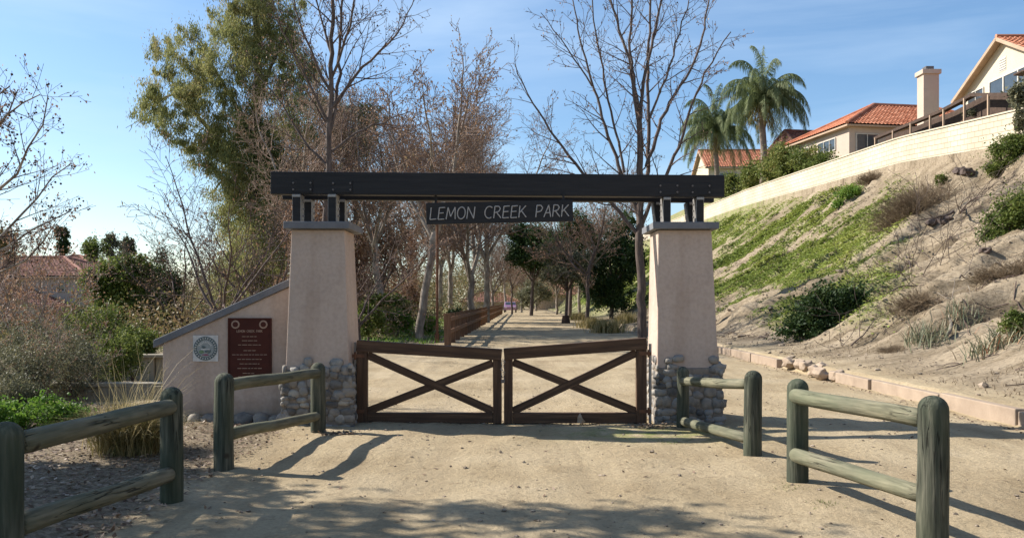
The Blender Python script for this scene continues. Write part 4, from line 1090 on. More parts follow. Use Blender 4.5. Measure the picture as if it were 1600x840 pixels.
# T1: the big bare tree behind the right pillar
rng = np.random.default_rng(11)
t = thing("bare_tree", "large bare tree with upswept limbs rising behind the right pillar", "tree", tuple(at(1004, 500, 36).xy) + (0,))
L1 = [([(1004, 535), (1002, 430), (999, 340), (1000, 260), (998, 182)], .21, .12, 0),
      ([(998, 184), (990, 125), (975, 70), (955, 0), (945, -60)], .085, .03, 1),
      ([(999, 200), (987, 130), (983, 60), (990, -30), (985, -90)], .075, .03, 1),
      ([(999, 195), (1010, 100), (1022, 50), (1035, -5), (1045, -70)], .085, .03, 1),
      ([(1001, 330), (1012, 265), (1013, 180), (1012, 90), (1018, 0), (1015, -80)], .10, .035, 1),
      ([(1000, 350), (985, 300), (965, 255), (945, 195), (925, 130), (905, 60), (895, 0)], .095, .025, 1),
      ([(1000, 370), (960, 320), (905, 265), (860, 205), (825, 150), (805, 100)], .10, .02, 1),
      ([(925, 135), (895, 85), (865, 50), (845, 20)], .04, .015, 1),
      ([(1003, 350), (1025, 300), (1050, 260), (1072, 195), (1088, 140), (1112, 95), (1142, 50)], .095, .022, 1),
      ([(1010, 260), (1040, 170), (1075, 120), (1098, 60), (1108, 0), (1112, -50)], .085, .025, 1),
      ([(975, 270), (960, 200), (940, 100), (925, 20), (920, -50)], .06, .02, 1),
      ([(1013, 190), (1045, 110), (1060, 50), (1085, -20)], .055, .02, 1)]
out = traced(rng, 36, L1, cfg(levels=4, dens=(1.3, 2.3, 2.2, 2.4), ratio=(.32, .55), lmin=.3, lmax=3.0, rmin=.009, Lk=5.5, tf0=.5))
tree_mesh(t, rng, out, M['bark'], M['twig'], leafs=(900, .10, .06, M['drybr']), balls=160, bs=.026)

# T2: bare sycamore left of centre
rng = np.random.default_rng(12)
t = thing("bare_tree", "tall bare sycamore in front of the eucalyptus, dotted with seed balls", "tree", tuple(at(506, 500, 29).xy) + (0,))
L2 = [([(506, 545), (504, 440), (510, 320), (513, 210), (518, 100), (521, 10), (522, -80)], .15, .05, 0),
      ([(513, 215), (528, 150), (533, 60), (536, -20), (540, -80)], .07, .03, 1),
      ([(517, 170), (558, 110), (600, 82), (630, 40), (650, -10)], .065, .015, 1),
      ([(515, 140), (485, 75), (462, 30), (455, -30)], .055, .015, 1),
      ([(512, 190), (475, 115), (440, 50), (425, 0)], .055, .015, 1),
      ([(519, 120), (545, 50), (558, -20), (565, -70)], .05, .02, 1),
      ([(514, 240), (560, 205), (600, 190), (640, 175)], .05, .015, 1),
      ([(512, 260), (470, 215), (435, 150), (395, 110)], .05, .015, 1),
      ([(520, 90), (500, 30), (488, -40)], .045, .015, 1)]
out = traced(rng, 29, L2, cfg(levels=4, dens=(1.3, 2.6, 2.8, 2.8), ratio=(.34, .58), lmin=.25, lmax=2.4, rmin=.007, Lk=5, tf0=.3))
tree_mesh(t, rng, out, M['bark'], M['twig'], leafs=(900, .08, .05, M['drybr']), balls=260, bs=.024)

# left edge sycamore
rng = np.random.default_rng(13)
t = thing("bare_tree", "bare sycamore with dark seed balls reaching in at the left edge", "tree", tuple(at(-70, 600, 15).xy) + (0,))
L3 = [([(-70, 610), (-75, 500), (-60, 420), (-90, 330), (-80, 200), (-60, 60), (-50, -40)], .16, .012, 0),
      ([(-62, 430), (-20, 400), (30, 350), (60, 290), (90, 260), (112, 255)], .035, .010, 1),
      ([(-80, 330), (-30, 320), (30, 280), (65, 220), (75, 150)], .035, .010, 1),
      ([(-80, 300), (-40, 240), (0, 180), (35, 155), (62, 148)], .03, .010, 1),
      ([(-85, 220), (-50, 190), (-10, 150), (15, 135)], .03, .010, 1),
      ([(-60, 430), (0, 390), (45, 370), (80, 320), (110, 330)], .03, .010, 1),
      ([(-80, 250), (-20, 240), (20, 200), (28, 140)], .03, .010, 1),
      ([(-62, 425), (-10, 440), (30, 425), (70, 380), (85, 350)], .03, .010, 1)]
out = traced(rng, 15, L3, cfg(levels=4, dens=(1.5, 4.0, 5.0, 5.0), ratio=(.32, .52), lmin=.12, lmax=1.1, rmin=.0036, Lk=3, tf0=.45, seg=(.5, .3, .2, .14, .1)), dyr=1.2)
tree_mesh(t, rng, out, M['paleb'], M['twig'], leafs=(700, .05, .035, M['drybr']), balls=260, bs=.017)

# generic bare sycamores (prototypes copied along the path)
def bare_proto(name, label, seed, loc, height, forks, trunkm, twigm, leafs, balls=0, spread=30, lean=(0, 0), c=None, group="bare sycamores along the path"):
    rng = np.random.default_rng(seed)
    t = thing(name, label, "tree", loc, group=group)
    c = c or cfg(levels=4, dens=(1.2, 2.3, 2.8, 3.2), ratio=(.38, .60), lmin=.3, lmax=3.2, rmin=.0105)
    out = []; x, y, z = loc; hf = height * forks
    n = 7; P = np.array([[x + lean[0] * (i / n) ** 1.3 + rng.normal(0, .04), y + rng.normal(0, .04), z - .2 + (hf + .2) * i / n] for i in range(n + 1)])
    r0 = height * .016; out.append((P, np.linspace(r0, r0 * .72, n + 1), 0))
    k = 5
    for i in range(k):
        a = 2 * math.pi * (i + rng.uniform(-.3, .3)) / k; e = R(rng.uniform(spread * .3, spread * 1.2)); d = np.array([math.cos(a) * math.sin(e), math.sin(a) * math.sin(e), math.cos(e)])
        b = P[-1] + (P[-3] - P[-1]) * (0.0 if i < 2 else rng.uniform(0, .8))
        grow(rng, b, d, (height - hf) * rng.uniform(.75, 1.05), r0 * .5, 1, c, out)
    kids(rng, P, [np.array([0, 0, 1.0])] * len(P), np.minimum(np.linspace(r0, r0 * .7, n + 1), .05), 3, 1, c, out, f0=.55)
    tree_mesh(t, rng, out, trunkm, twigm, leafs=leafs, balls=balls)
    return t
def gl(px, Y): x = (px - 800) * Y / F; return (x, Y, gz(x, Y) - .02)
B1 = bare_proto("sycamore_tree", "leaning pale-trunked sycamore directly left of the thin brown pole", 21, gl(655, 34), 11.5, .42, M['paleb'], M['btwig'], (3200, .10, .065, M['drybr']), lean=(.75, 0), spread=34)
B2 = bare_proto("sycamore_tree", "pale sycamore forking into a wide V above the brown post fence", 22, gl(735, 50), 15.5, .20, M['paleb'], M['btwig'], (3200, .11, .07, M['drybr']), spread=38)
B3 = bare_proto("sycamore_tree", "slender sycamore with a few brown leaves beside the post fence", 23, gl(760, 62), 16.0, .30, M['paleb'], M['btwig'], (2400, .11, .07, M['drybr']), spread=26)
dup(B3, gl(704, 58), 2.0, .80, "low-forking sycamore close behind the first posts of the brown fence")
dup(B1, gl(600, 40), 2.6, 1.0, "brown-leaved sycamore right of the left pillar, trunk among green weeds")
dup(B2, gl(640, 64), 1.1, 1.02, "sycamore far behind the leaning pale trunk left of the pole")
dup(B3, gl(688, 74), 4.0, 1.0, "tall thin sycamore crown showing over the left half of the name board")
dup(B2, gl(560, 48), 3.3, .9, "brown twiggy sycamore just right of the left pillar cap")
dup(B3, gl(470, 38), 5.2, .72, "brown-leaved sycamore directly behind the left pillar")
dup(B2, gl(870, 98), .7, .75, "bare brown tree beyond the guarded young tree, under the board's right end")
dup(B3, gl(905, 84), 2.7, .7, "bare brown tree rising out of the dark evergreens under the beam")
dup(B2, gl(838, 135), 5.1, .95, "wide bare tree closing the view at the far end of the path")
dup(B3, gl(960, 105), 3.7, .95, "bare tree high behind the evergreens close to the right pillar")
dup(B1, gl(790, 125), 1.9, 1.0, "bare tree beyond the far end of the brown fence, behind the purple car")
dup(B2, gl(770, 92), 2.2, .8, "small far sycamore at the end of the brown fence")
dup(B3, gl(815, 120), 2.9, .6, "farthest small bare tree beyond the end of the path")
B4 = bare_proto("bare_tree", "grey bare tree on the right of the path, nearer of the pair", 24, gl(918, 50), 8.6, .38, M['bark'], M['btwig'], (1600, .11, .08, M['drybr']), spread=36, group="bare trees right of the path")
dup(B4, gl(955, 70), 1.9, 1.0, "grey bare tree partly behind the dark evergreens right of the path")
dup(B4, gl(800, 104), 4.4, 1.05, "grey bare tree at the path end beside the purple car")
B5 = bare_proto("bare_tree", "mauve bare tree with fan of fine twigs left of the eucalyptus trunk", 25, gl(345, 26), 6.4, .16, M['bark'], M['twig'], (700, .07, .05, M['drybr']), spread=44,
                c=cfg(levels=4, dens=(1.4, 2.4, 3.0, 3.0), ratio=(.38, .58), lmin=.25, lmax=2.2, rmin=.0065, up=(.08, .06, .05, .04)), group="mauve bare trees behind the wing wall")
dup(B5, gl(285, 31), 2.2, .82, "mauve bare tree above the low end of the wing wall")
dup(B5, gl(420, 30), 4.0, .95, "mauve bare tree between wing wall and left pillar")
dup(B5, gl(560, 30), 1.0, .85, "short mauve bare tree immediately right of the left pillar")
dup(B5, gl(205, 60), 1.5, .95, "thin far bare tree standing over the round green tree")

# eucalyptus
rng = np.random.default_rng(31)
Y = 46
t = thing("eucalyptus_tree", "huge olive-green eucalyptus towering over the wing wall", "tree", tuple(at(400, 480, Y).xy) + (-.3,))
LE = [([(405, 540), (402, 430), (396, 330), (398, 230), (404, 120), (400, 10)], .45, .18, 0),
      ([(398, 300), (350, 230), (300, 170), (262, 140), (235, 175)], .18, .05, 1), ([(396, 350), (440, 270), (500, 220), (560, 210)], .18, .05, 1),
      ([(399, 220), (360, 150), (330, 100), (310, 60)], .16, .04, 1), ([(402, 160), (430, 90), (450, 40)], .14, .04, 1), ([(397, 330), (370, 290), (345, 270), (335, 300)], .12, .04, 1)]
out = traced(rng, Y, LE, cfg(levels=3, dens=(.8, 1.2, 1.3), ratio=(.3, .5), lmin=.5, lmax=3, rmin=.012), dyr=2)
V1, F1 = tubes_np([(p, r) for p, r, l in out if l == 0], 9); V2, F2 = tubes_np([(p, r) for p, r, l in out if l > 0], 5)
mesh_np("trunk", np.concatenate([V1, V2]), np.concatenate([F1, F2 + len(V1)]), M['bark'], t, smooth=True)
cl = []
for px, py, rx, rz in [(300, 80, 36, 44), (255, 95, 24, 42), (262, 150, 40, 36), (232, 178, 26, 22), (300, 200, 52, 36), (330, 140, 38, 40), (360, 90, 38, 60), (400, 40, 50, 60), (410, 110, 48, 60),
                       (440, 30, 40, 55), (455, 95, 36, 50), (370, 210, 48, 50), (420, 200, 50, 60), (350, 270, 42, 44), (400, 290, 50, 60), (440, 280, 34, 60), (380, 360, 44, 60), (425, 370, 34, 50),
                       (500, 190, 50, 50), (550, 210, 42, 44), (580, 180, 24, 24), (510, 250, 50, 40), (470, 140, 40, 50), (320, 245, 36, 28), (385, 430, 36, 40), (405, 235, 60, 60), (395, 320, 50, 56), (402, 400, 46, 56), (430, 330, 36, 60), (370, 440, 36, 46), (440, 420, 30, 50), (300, 130, 30, 40), (340, 40, 22, 30), (370, -10, 36, 40)]:
    y = Y + rng.uniform(-2.5, 2.5); c = at(px, py, y); cl.append((c.x, c.y, c.z, rx * y / F, rx * y / F * 1.15, rz * y / F))
foliage("foliage", rng, cl, 240000, .19, .040, M['euc'], t, 'hang', sub=11, tight=.23)

# leafy trees
def leafy(name, label, seed, px, Y, ptop, pw_, m, n, l, w, base=None, lobes=9, trunkpx=None, group=None, flat=.8, cat="tree", mode='rand', trunkm=None, bot=None):
    rng = np.random.default_rng(seed); x = (px - 800) * Y / F; z0 = gz(x, Y); ztop = at(0, ptop, Y).z; wr = pw_ * Y / F
    hb = (at(0, bot, Y).z if bot else z0 + (ztop - z0) * .22)
    t = thing(name, label, cat, (x, Y, z0 - .05), group=group)
    cz = (ztop + hb) / 2; rz = (ztop - hb) / 2
    cl = [(x, Y, cz, wr * .62, wr * .62, rz * .72)]
    for i in range(lobes):
        a = rng.uniform(0, 2 * np.pi); e = rng.uniform(-.9, 1.0); q = math.sqrt(max(0, 1 - e * e * .8))
        s = rng.uniform(.28, .45)
        cl.append((x + wr * .66 * q * math.cos(a), Y + wr * .66 * q * math.sin(a), cz + rz * .68 * e, wr * s, wr * s, rz * s * flat))
    P = [np.array([x, Y, z0 - .2]), np.array([x + wr * .05, Y, z0 + (cz - z0) * .5]), np.array([x - wr * .04, Y, cz])]
    tw = max(.05, (ztop - z0) * .02); polys = [(np.array(P), np.array([tw, tw * .8, tw * .5]))]
    for c in cl[1:]: polys.append((np.array([P[1], (P[1] + np.array(c[:3])) / 2 + [0, 0, .1], c[:3]]), np.array([tw * .45, tw * .3, tw * .12])))
    V, Fc = tubes_np(polys, 7); mesh_np("trunk", V, Fc, trunkm or M['bark'], t, smooth=True)
    foliage("crown", rng, cl, n, l, w, m, t, mode, sub=12, tight=.30)
    return t
leafy("leafy_tree", "round bright olive-green leafy tree beside the left pinkish house", 41, 198, 38, 380, 62, M['green'], 34000, .13, .075, bot=560)
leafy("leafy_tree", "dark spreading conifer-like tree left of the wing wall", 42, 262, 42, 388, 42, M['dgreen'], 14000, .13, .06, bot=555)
leafy("leafy_tree", "pale yellow-green bushy tree under the round green tree", 43, 188, 30, 478, 36, M['hedge'], 9000, .11, .06, bot=575)
leafy("evergreen_tree", "tall narrow dark conifer standing behind the left house roof", 44, 95, 112, 351, 13, M['dgreen'], 5000, .28, .16, bot=405, lobes=6)
for i, (px, tp, w_, lb) in enumerate([(150, 362, 20, "feathery distant green tree, first right of the tall narrow conifer"), (178, 358, 17, "distant grey-green tree in the middle of the far group by the left house"), (200, 368, 13, "distant pointed grey-green tree at the right end of the far group")]):
    leafy("far_tree", lb, 45 + i, px, 95 + i * 3, tp, w_, M['grey'] if i else M['green'], 4500, .26, .13, bot=425, group="distant trees beyond the left house")
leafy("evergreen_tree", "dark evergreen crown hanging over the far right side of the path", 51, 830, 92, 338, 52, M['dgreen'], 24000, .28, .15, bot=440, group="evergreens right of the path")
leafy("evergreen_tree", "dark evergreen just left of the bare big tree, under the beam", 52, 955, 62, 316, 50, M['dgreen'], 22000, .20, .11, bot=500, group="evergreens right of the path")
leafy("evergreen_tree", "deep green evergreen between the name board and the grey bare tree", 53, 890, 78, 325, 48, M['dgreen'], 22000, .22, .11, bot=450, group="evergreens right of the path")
t7 = leafy("young_oak", "young olive-toned tree in a dark guard at the right edge of the path", 54, 884, 60, 365, 50, M['grey'], 14000, .16, .09, bot=452)
mb = MB(); gp = t7.location; mb.tube([(gp.x, gp.y, 0), (gp.x, gp.y, .55)], [.34, .24], 10); mb.build("guard", M['dbrown'], t7)
leafy("olive_tree", "brownish olive tree hiding the left part of the pinkish house", 57, -4, 50, 350, 48, M["under"], 14000, .16, .09, bot=520)
leafy("evergreen_tree", "small olive-green bushy tree at the very end of the path", 55, 832, 112, 430, 32, M['grey'], 6000, .24, .13, bot=486, group="evergreens right of the path")
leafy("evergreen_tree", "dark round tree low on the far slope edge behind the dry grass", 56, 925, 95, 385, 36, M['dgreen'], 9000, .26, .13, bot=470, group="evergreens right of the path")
for i, (px, Yy, tp, w_, mm, lb) in enumerate([(475, 34, 270, 52, 'drybr', "russet-leaved bushy tree straight behind the left pillar top"), (590, 44, 300, 55, 'drybr', "wide russet-leaved tree left of the leaning pale trunk"), (540, 36, 330, 42, 'drybr', "rusty orange-leaved tree touching the left pillar on its right"), (632, 52, 330, 40, 'drybr', "brown-leaved tree seen under the left end of the name board"), (418, 50, 390, 30, 'euc', "yellow-green small tree above the wing wall coping"), (600, 38, 455, 44, 'green', "green bushy undergrowth tree right of the left pillar foot")]):
    leafy("russet_tree" if mm == 'drybr' else "small_tree", lb, 70 + i, px, Yy, tp, w_, M[mm], 9000, .12, .07, bot=(525 if tp < 450 else 528), group="russet trees along the creek" if mm == 'drybr' else None)
# off-frame tree whose shade falls over the foreground
rng = np.random.default_rng(77)
for x, y, z, rx, ry, rz, n, lb in [(-10.9, 7.0, 5.9, 4.9, 2.3, 2.2, 24000, "broad leafy tree standing left of the camera, outside the picture"), (-9.0, 8.6, 3.6, 1.7, 1.1, 1.3, 7000, "small leafy tree outside the left edge, behind the broad one")]:
    t = thing("shade_tree", lb, "tree", (x, y, 0), group="shade trees outside the frame")
    V, Fc = tubes_np([(np.array([[x, y, -.2], [x + .1, y, z * .5], [x, y, z]]), np.array([.2, .16, .08]))] + [(np.array([[x + .1, y, z * .5], [x + rx * .5 * math.cos(a), y + ry * .5 * math.sin(a), z], [x + rx * .9 * math.cos(a), y + ry * .9 * math.sin(a), z + .6]]), np.array([.08, .05, .02])) for a in np.arange(0, 6, .8)], 7)
    mesh_np("trunk", V, Fc, M['bark'], t, smooth=True)
    cl = [(x, y, z, rx * .7, ry * .7, rz * .7)] + [(x + rx * .7 * math.cos(a), y + ry * .7 * math.sin(a), z + rng.uniform(-1, 1) * rz * .5, rx * .4, ry * .45, rz * .4) for a in np.arange(0, 6.2, .7)]
    foliage("crown", rng, cl, n, .16, .09, M['green'], t, sub=8, tight=.24)

# far wood closing the horizon
rng = np.random.default_rng(80); cl = []
for i in range(190):
    x = rng.uniform(-190, 40); y = rng.uniform(150, 185); s = rng.uniform(3, 6)
    cl.append((x, y, -1 + s * .8, s, s, s * rng.uniform(.8, 1.25)))
for i in range(50):
    x = rng.uniform(-120, -45); y = rng.uniform(105, 140); s = rng.uniform(2, 3.6); cl.append((x, y, -1 + s, s, s, s))
o = foliage("far_wood", rng, cl, 90000, .55, .35, M['grey'], None, sub=3, tight=.35); tag(o, "far-off band of grey-green woodland closing the valley", "woodland", kind="stuff")

rng = np.random.default_rng(81); cl = []
for i in range(120):
    x = rng.uniform(-70, -5); y = rng.uniform(84, 112); h = rng.uniform(2.5, 8.5) if x > -34 else rng.uniform(1.5, 3.5); cl.append((x, y, h * .8, rng.uniform(2, 3.4), 2.5, h * .5))
for i in range(46):
    x = rng.uniform(-14, 32); y = rng.uniform(128, 150); h = rng.uniform(5, 12.5); cl.append((x, y, h * .62, rng.uniform(2, 3.6), 2.5, h * .42))
o = foliage("creek_wood", rng, cl, 80000, .30, .10, M['under'], None, sub=4, tight=.42); tag(o, "brown-grey thicket of leafless creek trees behind the sycamores", "woodland", kind="stuff")
for i, (px, Yy, tp, w_, mm, lb) in enumerate([(575, 31, 470, 26, 'green', "green creekside shrub just right of the left pillar"), (620, 36, 478, 26, 'lgreen', "fresh light-green shrub near the leaning pale trunk"), (668, 40, 492, 20, 'lgreen', "small light-green shrub under the thin brown pole"), (560, 48, 440, 30, 'grey', "sage-coloured shrub behind the gate's left hinge"), (712, 48, 474, 16, 'dgreen', "dark clipped shrub behind the start of the brown fence"), (455, 40, 420, 40, 'drybr', "rusty shrub hidden mostly by the left pillar")]):
    leafy("creek_shrub", lb, 240 + i, px, Yy, tp, w_, M[mm], 3500, .12, .06, bot=528, cat="shrub", group="creekside shrubs behind the gate")
rng = np.random.default_rng(82); cl = []
for i in range(260):
    y = rng.uniform(22, 84); x = -rng.uniform(3.2 if y > 34 else 7.5, 12 + y * .65); h = rng.uniform(.5, 1.7); cl.append((x, y, float(H(x, y)) + h * .5, rng.uniform(.6, 1.5), 1.0, h * .6))
P, v = clump_points(rng, cl, 90000, sub=9, tight=.40); V, Fc = leaf_quads(P, rng, .13, .07); v = np.clip(v * .55 + .45 * vn(P[:, 0] * .25, P[:, 1] * .25, 4), 0, 1)
tag(mesh_np("undergrowth", V, Fc, M['under'], None, attr=v), "mixed olive and brown undergrowth along the creek left of the path", "undergrowth", kind="stuff")
# ------------------------------------------------------------------ palms
def palm(label, px, Y, crown_py, ztrunk0, rad_px, seed, r=.23):
    rng = np.random.default_rng(seed); c = at(px, crown_py, Y); x = c.x; zc = c.z; Rp = rad_px * Y / F
    t = thing("palm_tree", label, "palm", (x, Y, ztrunk0), group="palms above the block wall")
    mb = MB(); n = 10; mb.tube([(x + .12 * math.sin(i * .5), Y, ztrunk0 - .3 + (zc - ztrunk0) * i / n) for i in range(n + 1)], [r * (1.15 - .15 * i / n) for i in range(n + 1)], 12); mb.build("trunk", M['palmtr'], t, smooth=True)
    # dry skirt
    P = np.array([[x, Y, zc]] * 500) + rng.normal(0, 1, (500, 3)) * np.array([.42, .42, .1]); a = unit(rng.normal(0, .22, (500, 3)) + np.array([0, 0, -1.0]))
    P = P + a * rng.uniform(0, 2.6, (500, 1)); V, Fc = leaf_quads(P, rng, .9, .07, 'given', a); mesh_np("dry_skirt", V, Fc, M['palmdry'], t, attr=rng.random(500))
    nf = 38
    for i in range(nf):
        az = i * 2.399 + rng.uniform(-.2, .2); el = R(84 - 88 * (i / nf) + rng.uniform(-8, 8)); L = Rp * rng.uniform(1.35, 1.7)
        d = np.array([math.cos(az) * math.cos(el), math.sin(az) * math.cos(el), math.sin(el)]); p = np.array([x, Y, zc]); pts = [p.copy()]
        m = 16
        for k in range(m): d = unit(d + np.array([0, 0, -.028 - .024 * k])); p = p + d * L / m; pts.append(p.copy())
        pts = np.array(pts); V1, F1 = tubes_np([(pts, np.linspace(.04, .008, m + 1))], 4)
        s = np.linspace(1.5, m, 150); idx = np.clip(s.astype(int), 0, m - 1); fr = (s - idx)[:, None]
        C = pts[idx] * (1 - fr) + pts[np.minimum(idx + 1, m)] * fr; T = unit(pts[np.minimum(idx + 1, m)] - pts[idx]); S = unit(np.cross(T, [0, 0, 1.0]))
        Vs, Fs = [], []
        for sg in (-1, 1):
            a = unit(S * sg * .75 + T * .45 + np.array([0, 0, -1.1]) + rng.normal(0, .30, C.shape)); ll = (1.15 * np.sin(np.pi * np.clip(s / m, .08, .96)) ** .6 + .15)[:, None]
            b = T; w = .022
            e1 = C + a * ll * .5; e2 = C + unit(a + np.array([0, 0, -.8])) * ll * .98
            V = np.stack([C - b * w, C + b * w, e1 + b * w, e1 - b * w, e2], 1).reshape(-1, 3); Vs.append(V)
        Vl = np.concatenate(Vs); q = np.arange(len(Vl) // 5) * 5
        Fq = np.stack([q, q + 1, q + 2, q + 3], -1); Ft = np.stack([q + 3, q + 2, q + 4], -1)
        Vt = np.concatenate([V1, Vl]); o_ = len(V1)
        at_ = np.concatenate([np.full(len(F1), .8), np.clip(rng.normal(.5, .25, len(Fq)), 0, 1), np.clip(rng.normal(.4, .25, len(Ft)), 0, 1)])
        mesh_np("frond", Vt, [np.concatenate([F1, Fq + o_]), Ft + o_], M['palm'], t, attr=at_)
palm("taller feathery palm with a tan skirt above the block wall", 1192, 82, 160, 13.2, 62, 91, .30)
palm("shorter palm, left of the taller one, above the beam end", 1119, 96, 206, 13.8, 56, 92, .26)

# hedge and plants above the wall
def bushy(name, label, seed, pts, n, l, w, m, cat="shrub", group=None, mode='rand', stems=True, sub=10, tight=.34):
    """pts: world lobes (x,y,z,rx,ry,rz)"""
    rng = np.random.default_rng(seed); c = pts[0]; z0 = min(p[2] - p[5] for p in pts)
    t = thing(name, label, cat, (c[0], c[1], z0), group=group)
    if stems:
        polys = []
        for p in pts:
            for k in range(5):
                e = np.array(p[:3]) + rng.uniform(-.7, .7, 3) * np.array(p[3:6]); b = np.array([p[0] + rng.uniform(-.2, .2) * p[3], p[1], p[2] - p[5]])
                polys.append((np.array([b, (b + e) / 2 + rng.normal(0, .08, 3) * p[3], e]), np.array([.03, .02, .008]) * max(.4, min(1.6, p[3]))))
        V, Fc = tubes_np(polys, 5); mesh_np("stems", V, Fc, M['twig'], t)
    foliage("foliage", rng, pts, n, l, w, m, t, mode, sub=sub, tight=tight)
    return t
def lobe(px, py, Y, rx, rz, ry=None): c = at(px, py, Y); return (c.x, c.y, c.z, rx * Y / F, (ry or rx * Y / F), rz * Y / F)
bushy("hedge_shrub", "yellow-green shrub below the palms, spilling over the block wall", 101, [lobe(1150, 292, 90, 24, 18), lobe(1185, 276, 84, 28, 22), lobe(1212, 264, 79, 24, 22)], 13000, .26, .13, M['hedge'], group="shrubs on top of the block wall")
bushy("hedge_shrub", "bright green shrub with reddish tips left of the chimney house", 102, [lobe(1235, 256, 74, 26, 24), lobe(1262, 247, 70, 26, 18), lobe(1220, 246, 76, 20, 20)], 13000, .22, .11, M['hedge'], group="shrubs on top of the block wall")
bushy("hedge_shrub", "low clipped green bush directly under the chimney house windows", 103, [lobe(1290, 254, 64, 22, 14), lobe(1272, 264, 66, 16, 10)], 5000, .18, .10, M['green'], group="shrubs on top of the block wall")
bushy("hedge_shrub", "reddish twiggy plant below the low tiled house end", 104, [lobe(1222, 240, 77, 18, 16)], 3000, .2, .08, M['drybr'], group="shrubs on top of the block wall")
bushy("climber", "pale green leafy climber hanging over the wall end at the right edge", 105, [lobe(1592, 150, 36.5, 14, 16), lobe(1594, 185, 35.5, 8, 24), lobe(1600, 150, 37, 16, 22)], 3000, .16, .09, M['grey'], cat="plant")
bushy("hedge_shrub", "small dry shrub behind the brown screen fence", 106, [lobe(1525, 176, 42.2, 14, 7)], 1500, .10, .05, M['grey'], group="shrubs on top of the block wall")

# ------------------------------------------------------------------ plants on the slope
def slope_bush(name, label, seed, px, py, rx, rz, n, l, w, m, mode='rand', extra=(), group=None, tight=.34, sub=12):
    b = hit(px, py); Yb = b.y; r = rx * Yb / F; h = rz * Yb / F
    pts = [(b.x, b.y, b.z + h * .75, r, r * .8, h)]
    for ox, oy, k in extra: pts.append((b.x + ox * r, b.y + oy * r, gz(b.x + ox * r, b.y + oy * r) + h * k * .7, r * k, r * k * .8, h * k))
    return bushy(name, label, seed, pts, n, l, w, m, mode=mode, group=group, tight=tight, sub=sub)
slope_bush("green_bush", "big dark green bush low on the hillside near the right pillar", 111, 1290, 508, 46, 32, 17000, .10, .06, M['dgreen'], extra=((-.8, .2, .7), (.7, .3, .8), (.2, .8, .9), (-.5, -.4, .55)), group="green bushes on the hillside")
slope_bush("green_bush", "vivid green bush touching the block wall at the right edge", 112, 1578, 250, 28, 20, 7000, .12, .06, M['green'], extra=((.6, -.2, .8), (-.5, .2, .7)), group="green bushes on the hillside")
slope_bush("green_bush", "green bush at the right edge halfway up the hillside", 113, 1585, 358, 38, 30, 12000, .10, .055, M['green'], extra=((-.8, .1, .6), (.7, -.3, 1), (.1, .8, .9)), group="green bushes on the hillside")
slope_bush("green_weed", "small green weed clump just under the block wall", 114, 1326, 308, 18, 10, 2500, .12, .07, M['lgreen'], extra=((-.8, .3, .6),), group="small plants under the wall")
slope_bush("green_weed", "small green tuft right of the dry brown bush", 115, 1470, 290, 9, 8, 800, .10, .05, M['green'], group="small plants under the wall")
slope_bush("green_bush", "green weedy bush at the right edge near the slope foot", 116, 1592, 520, 22, 18, 3500, .06, .035, M['green'], group="green bushes on the hillside")
def spiky(name, label, seed, px, py, n, h, w, m, spread=.8, lean=.8, rx=.2, cat="shrub", group=None, base=None, droop=.3):
    rng = np.random.default_rng(seed); b = base or hit(px, py)
    t = thing(name, label, cat, (b.x, b.y, b.z), group=group)
    B = np.array(b[:]) + rng.normal(0, 1, (n, 3)) * np.array([rx, rx, 0]); B[:, 2] = H(B[:, 0], B[:, 1]) - .02
    V, Fc = blades(rng, B, h, lean, w, droop=droop); at_ = np.tile(rng.random(n), 3)
    mesh_np("blades", V, Fc, m, t, attr=at_); return t
def brush(name, label, seed, px, py, n, rad, hk, w, m, group):
    """a rounded bush of fine dead stems fanning out from its base, each with side twigs"""
    rng = np.random.default_rng(seed); b = hit(px, py); t = thing(name, label, "shrub", tuple(b), group=group)
    polys = []
    for i in range(n):
        d = rng.normal(0, 1, 3); d[2] = abs(d[2]) * 1.1 + .15; d = unit(d); L = rad * rng.uniform(.55, 1.05); p0 = np.array(b[:]) + rng.normal(0, .25 * rad, 3) * np.array([1, 1, 0]); p0[2] = gz(p0[0], p0[1]) - .02
        k = np.linspace(0, 1, 5)[:, None]; pts = p0 + d * np.array([1, 1, hk]) * L * k + np.array([0, 0, -.12]) * L * k ** 2 + np.cumsum(rng.normal(0, .03 * rad, (5, 3)), 0) * k
        polys.append((pts, w * (1 - .6 * k[:, 0])))
        for q in range(5):
            f = rng.uniform(.35, .95); c = pts[int(f * 4)]; e = unit(d + rng.normal(0, .6, 3)); l = rad * rng.uniform(.12, .3)
            polys.append((np.array([c, c + e * l * .5 + rng.normal(0, .01, 3), c + e * l]), np.array([w * .6, w * .45, w * .25])))
    V, Fc = tubes_np(polys, 3); mesh_np("stems", V, Fc, m, t, attr=np.clip(rng.normal(.5, .25, len(Fc)), 0, 1)); return t
G_ = "dry bushes on the hillside"
brush("dry_bush", "large dry brown brushy bush below the block wall", 121, 1425, 335, 1100, 1.75, .85, .010, M['drybush'], G_)
brush("dry_bush", "small dry tan tuft at the foot of the block wall", 122, 1360, 280, 260, .95, .6, .012, M['drybush'], G_)
brush("dry_bush", "dark dry twig bush at the right edge of the slope", 123, 1590, 428, 260, .7, .7, .007, M['drybush'], G_)
brush("dry_bush", "grey dry brush in the middle of the rilled slope", 124, 1430, 475, 320, .8, .6, .007, M['drybush'], G_)
brush("dry_bush", "small dead brushwood heap low on the slope above the kerb", 129, 1395, 548, 160, .4, .4, .005, M['drybush'], G_)
brush("dry_bush", "dry twiggy bush next to the upper green bush at the right", 137, 1545, 430, 200, .55, .6, .006, M['drybush'], G_)
spiky("yucca_plant", "spiky grey yucca clump low on the slope, nearer the bush", 125, 1445, 532, 130, .55, .022, M['aloe'], lean=.8, rx=.25, cat="plant", group="spiky plants low on the slope")
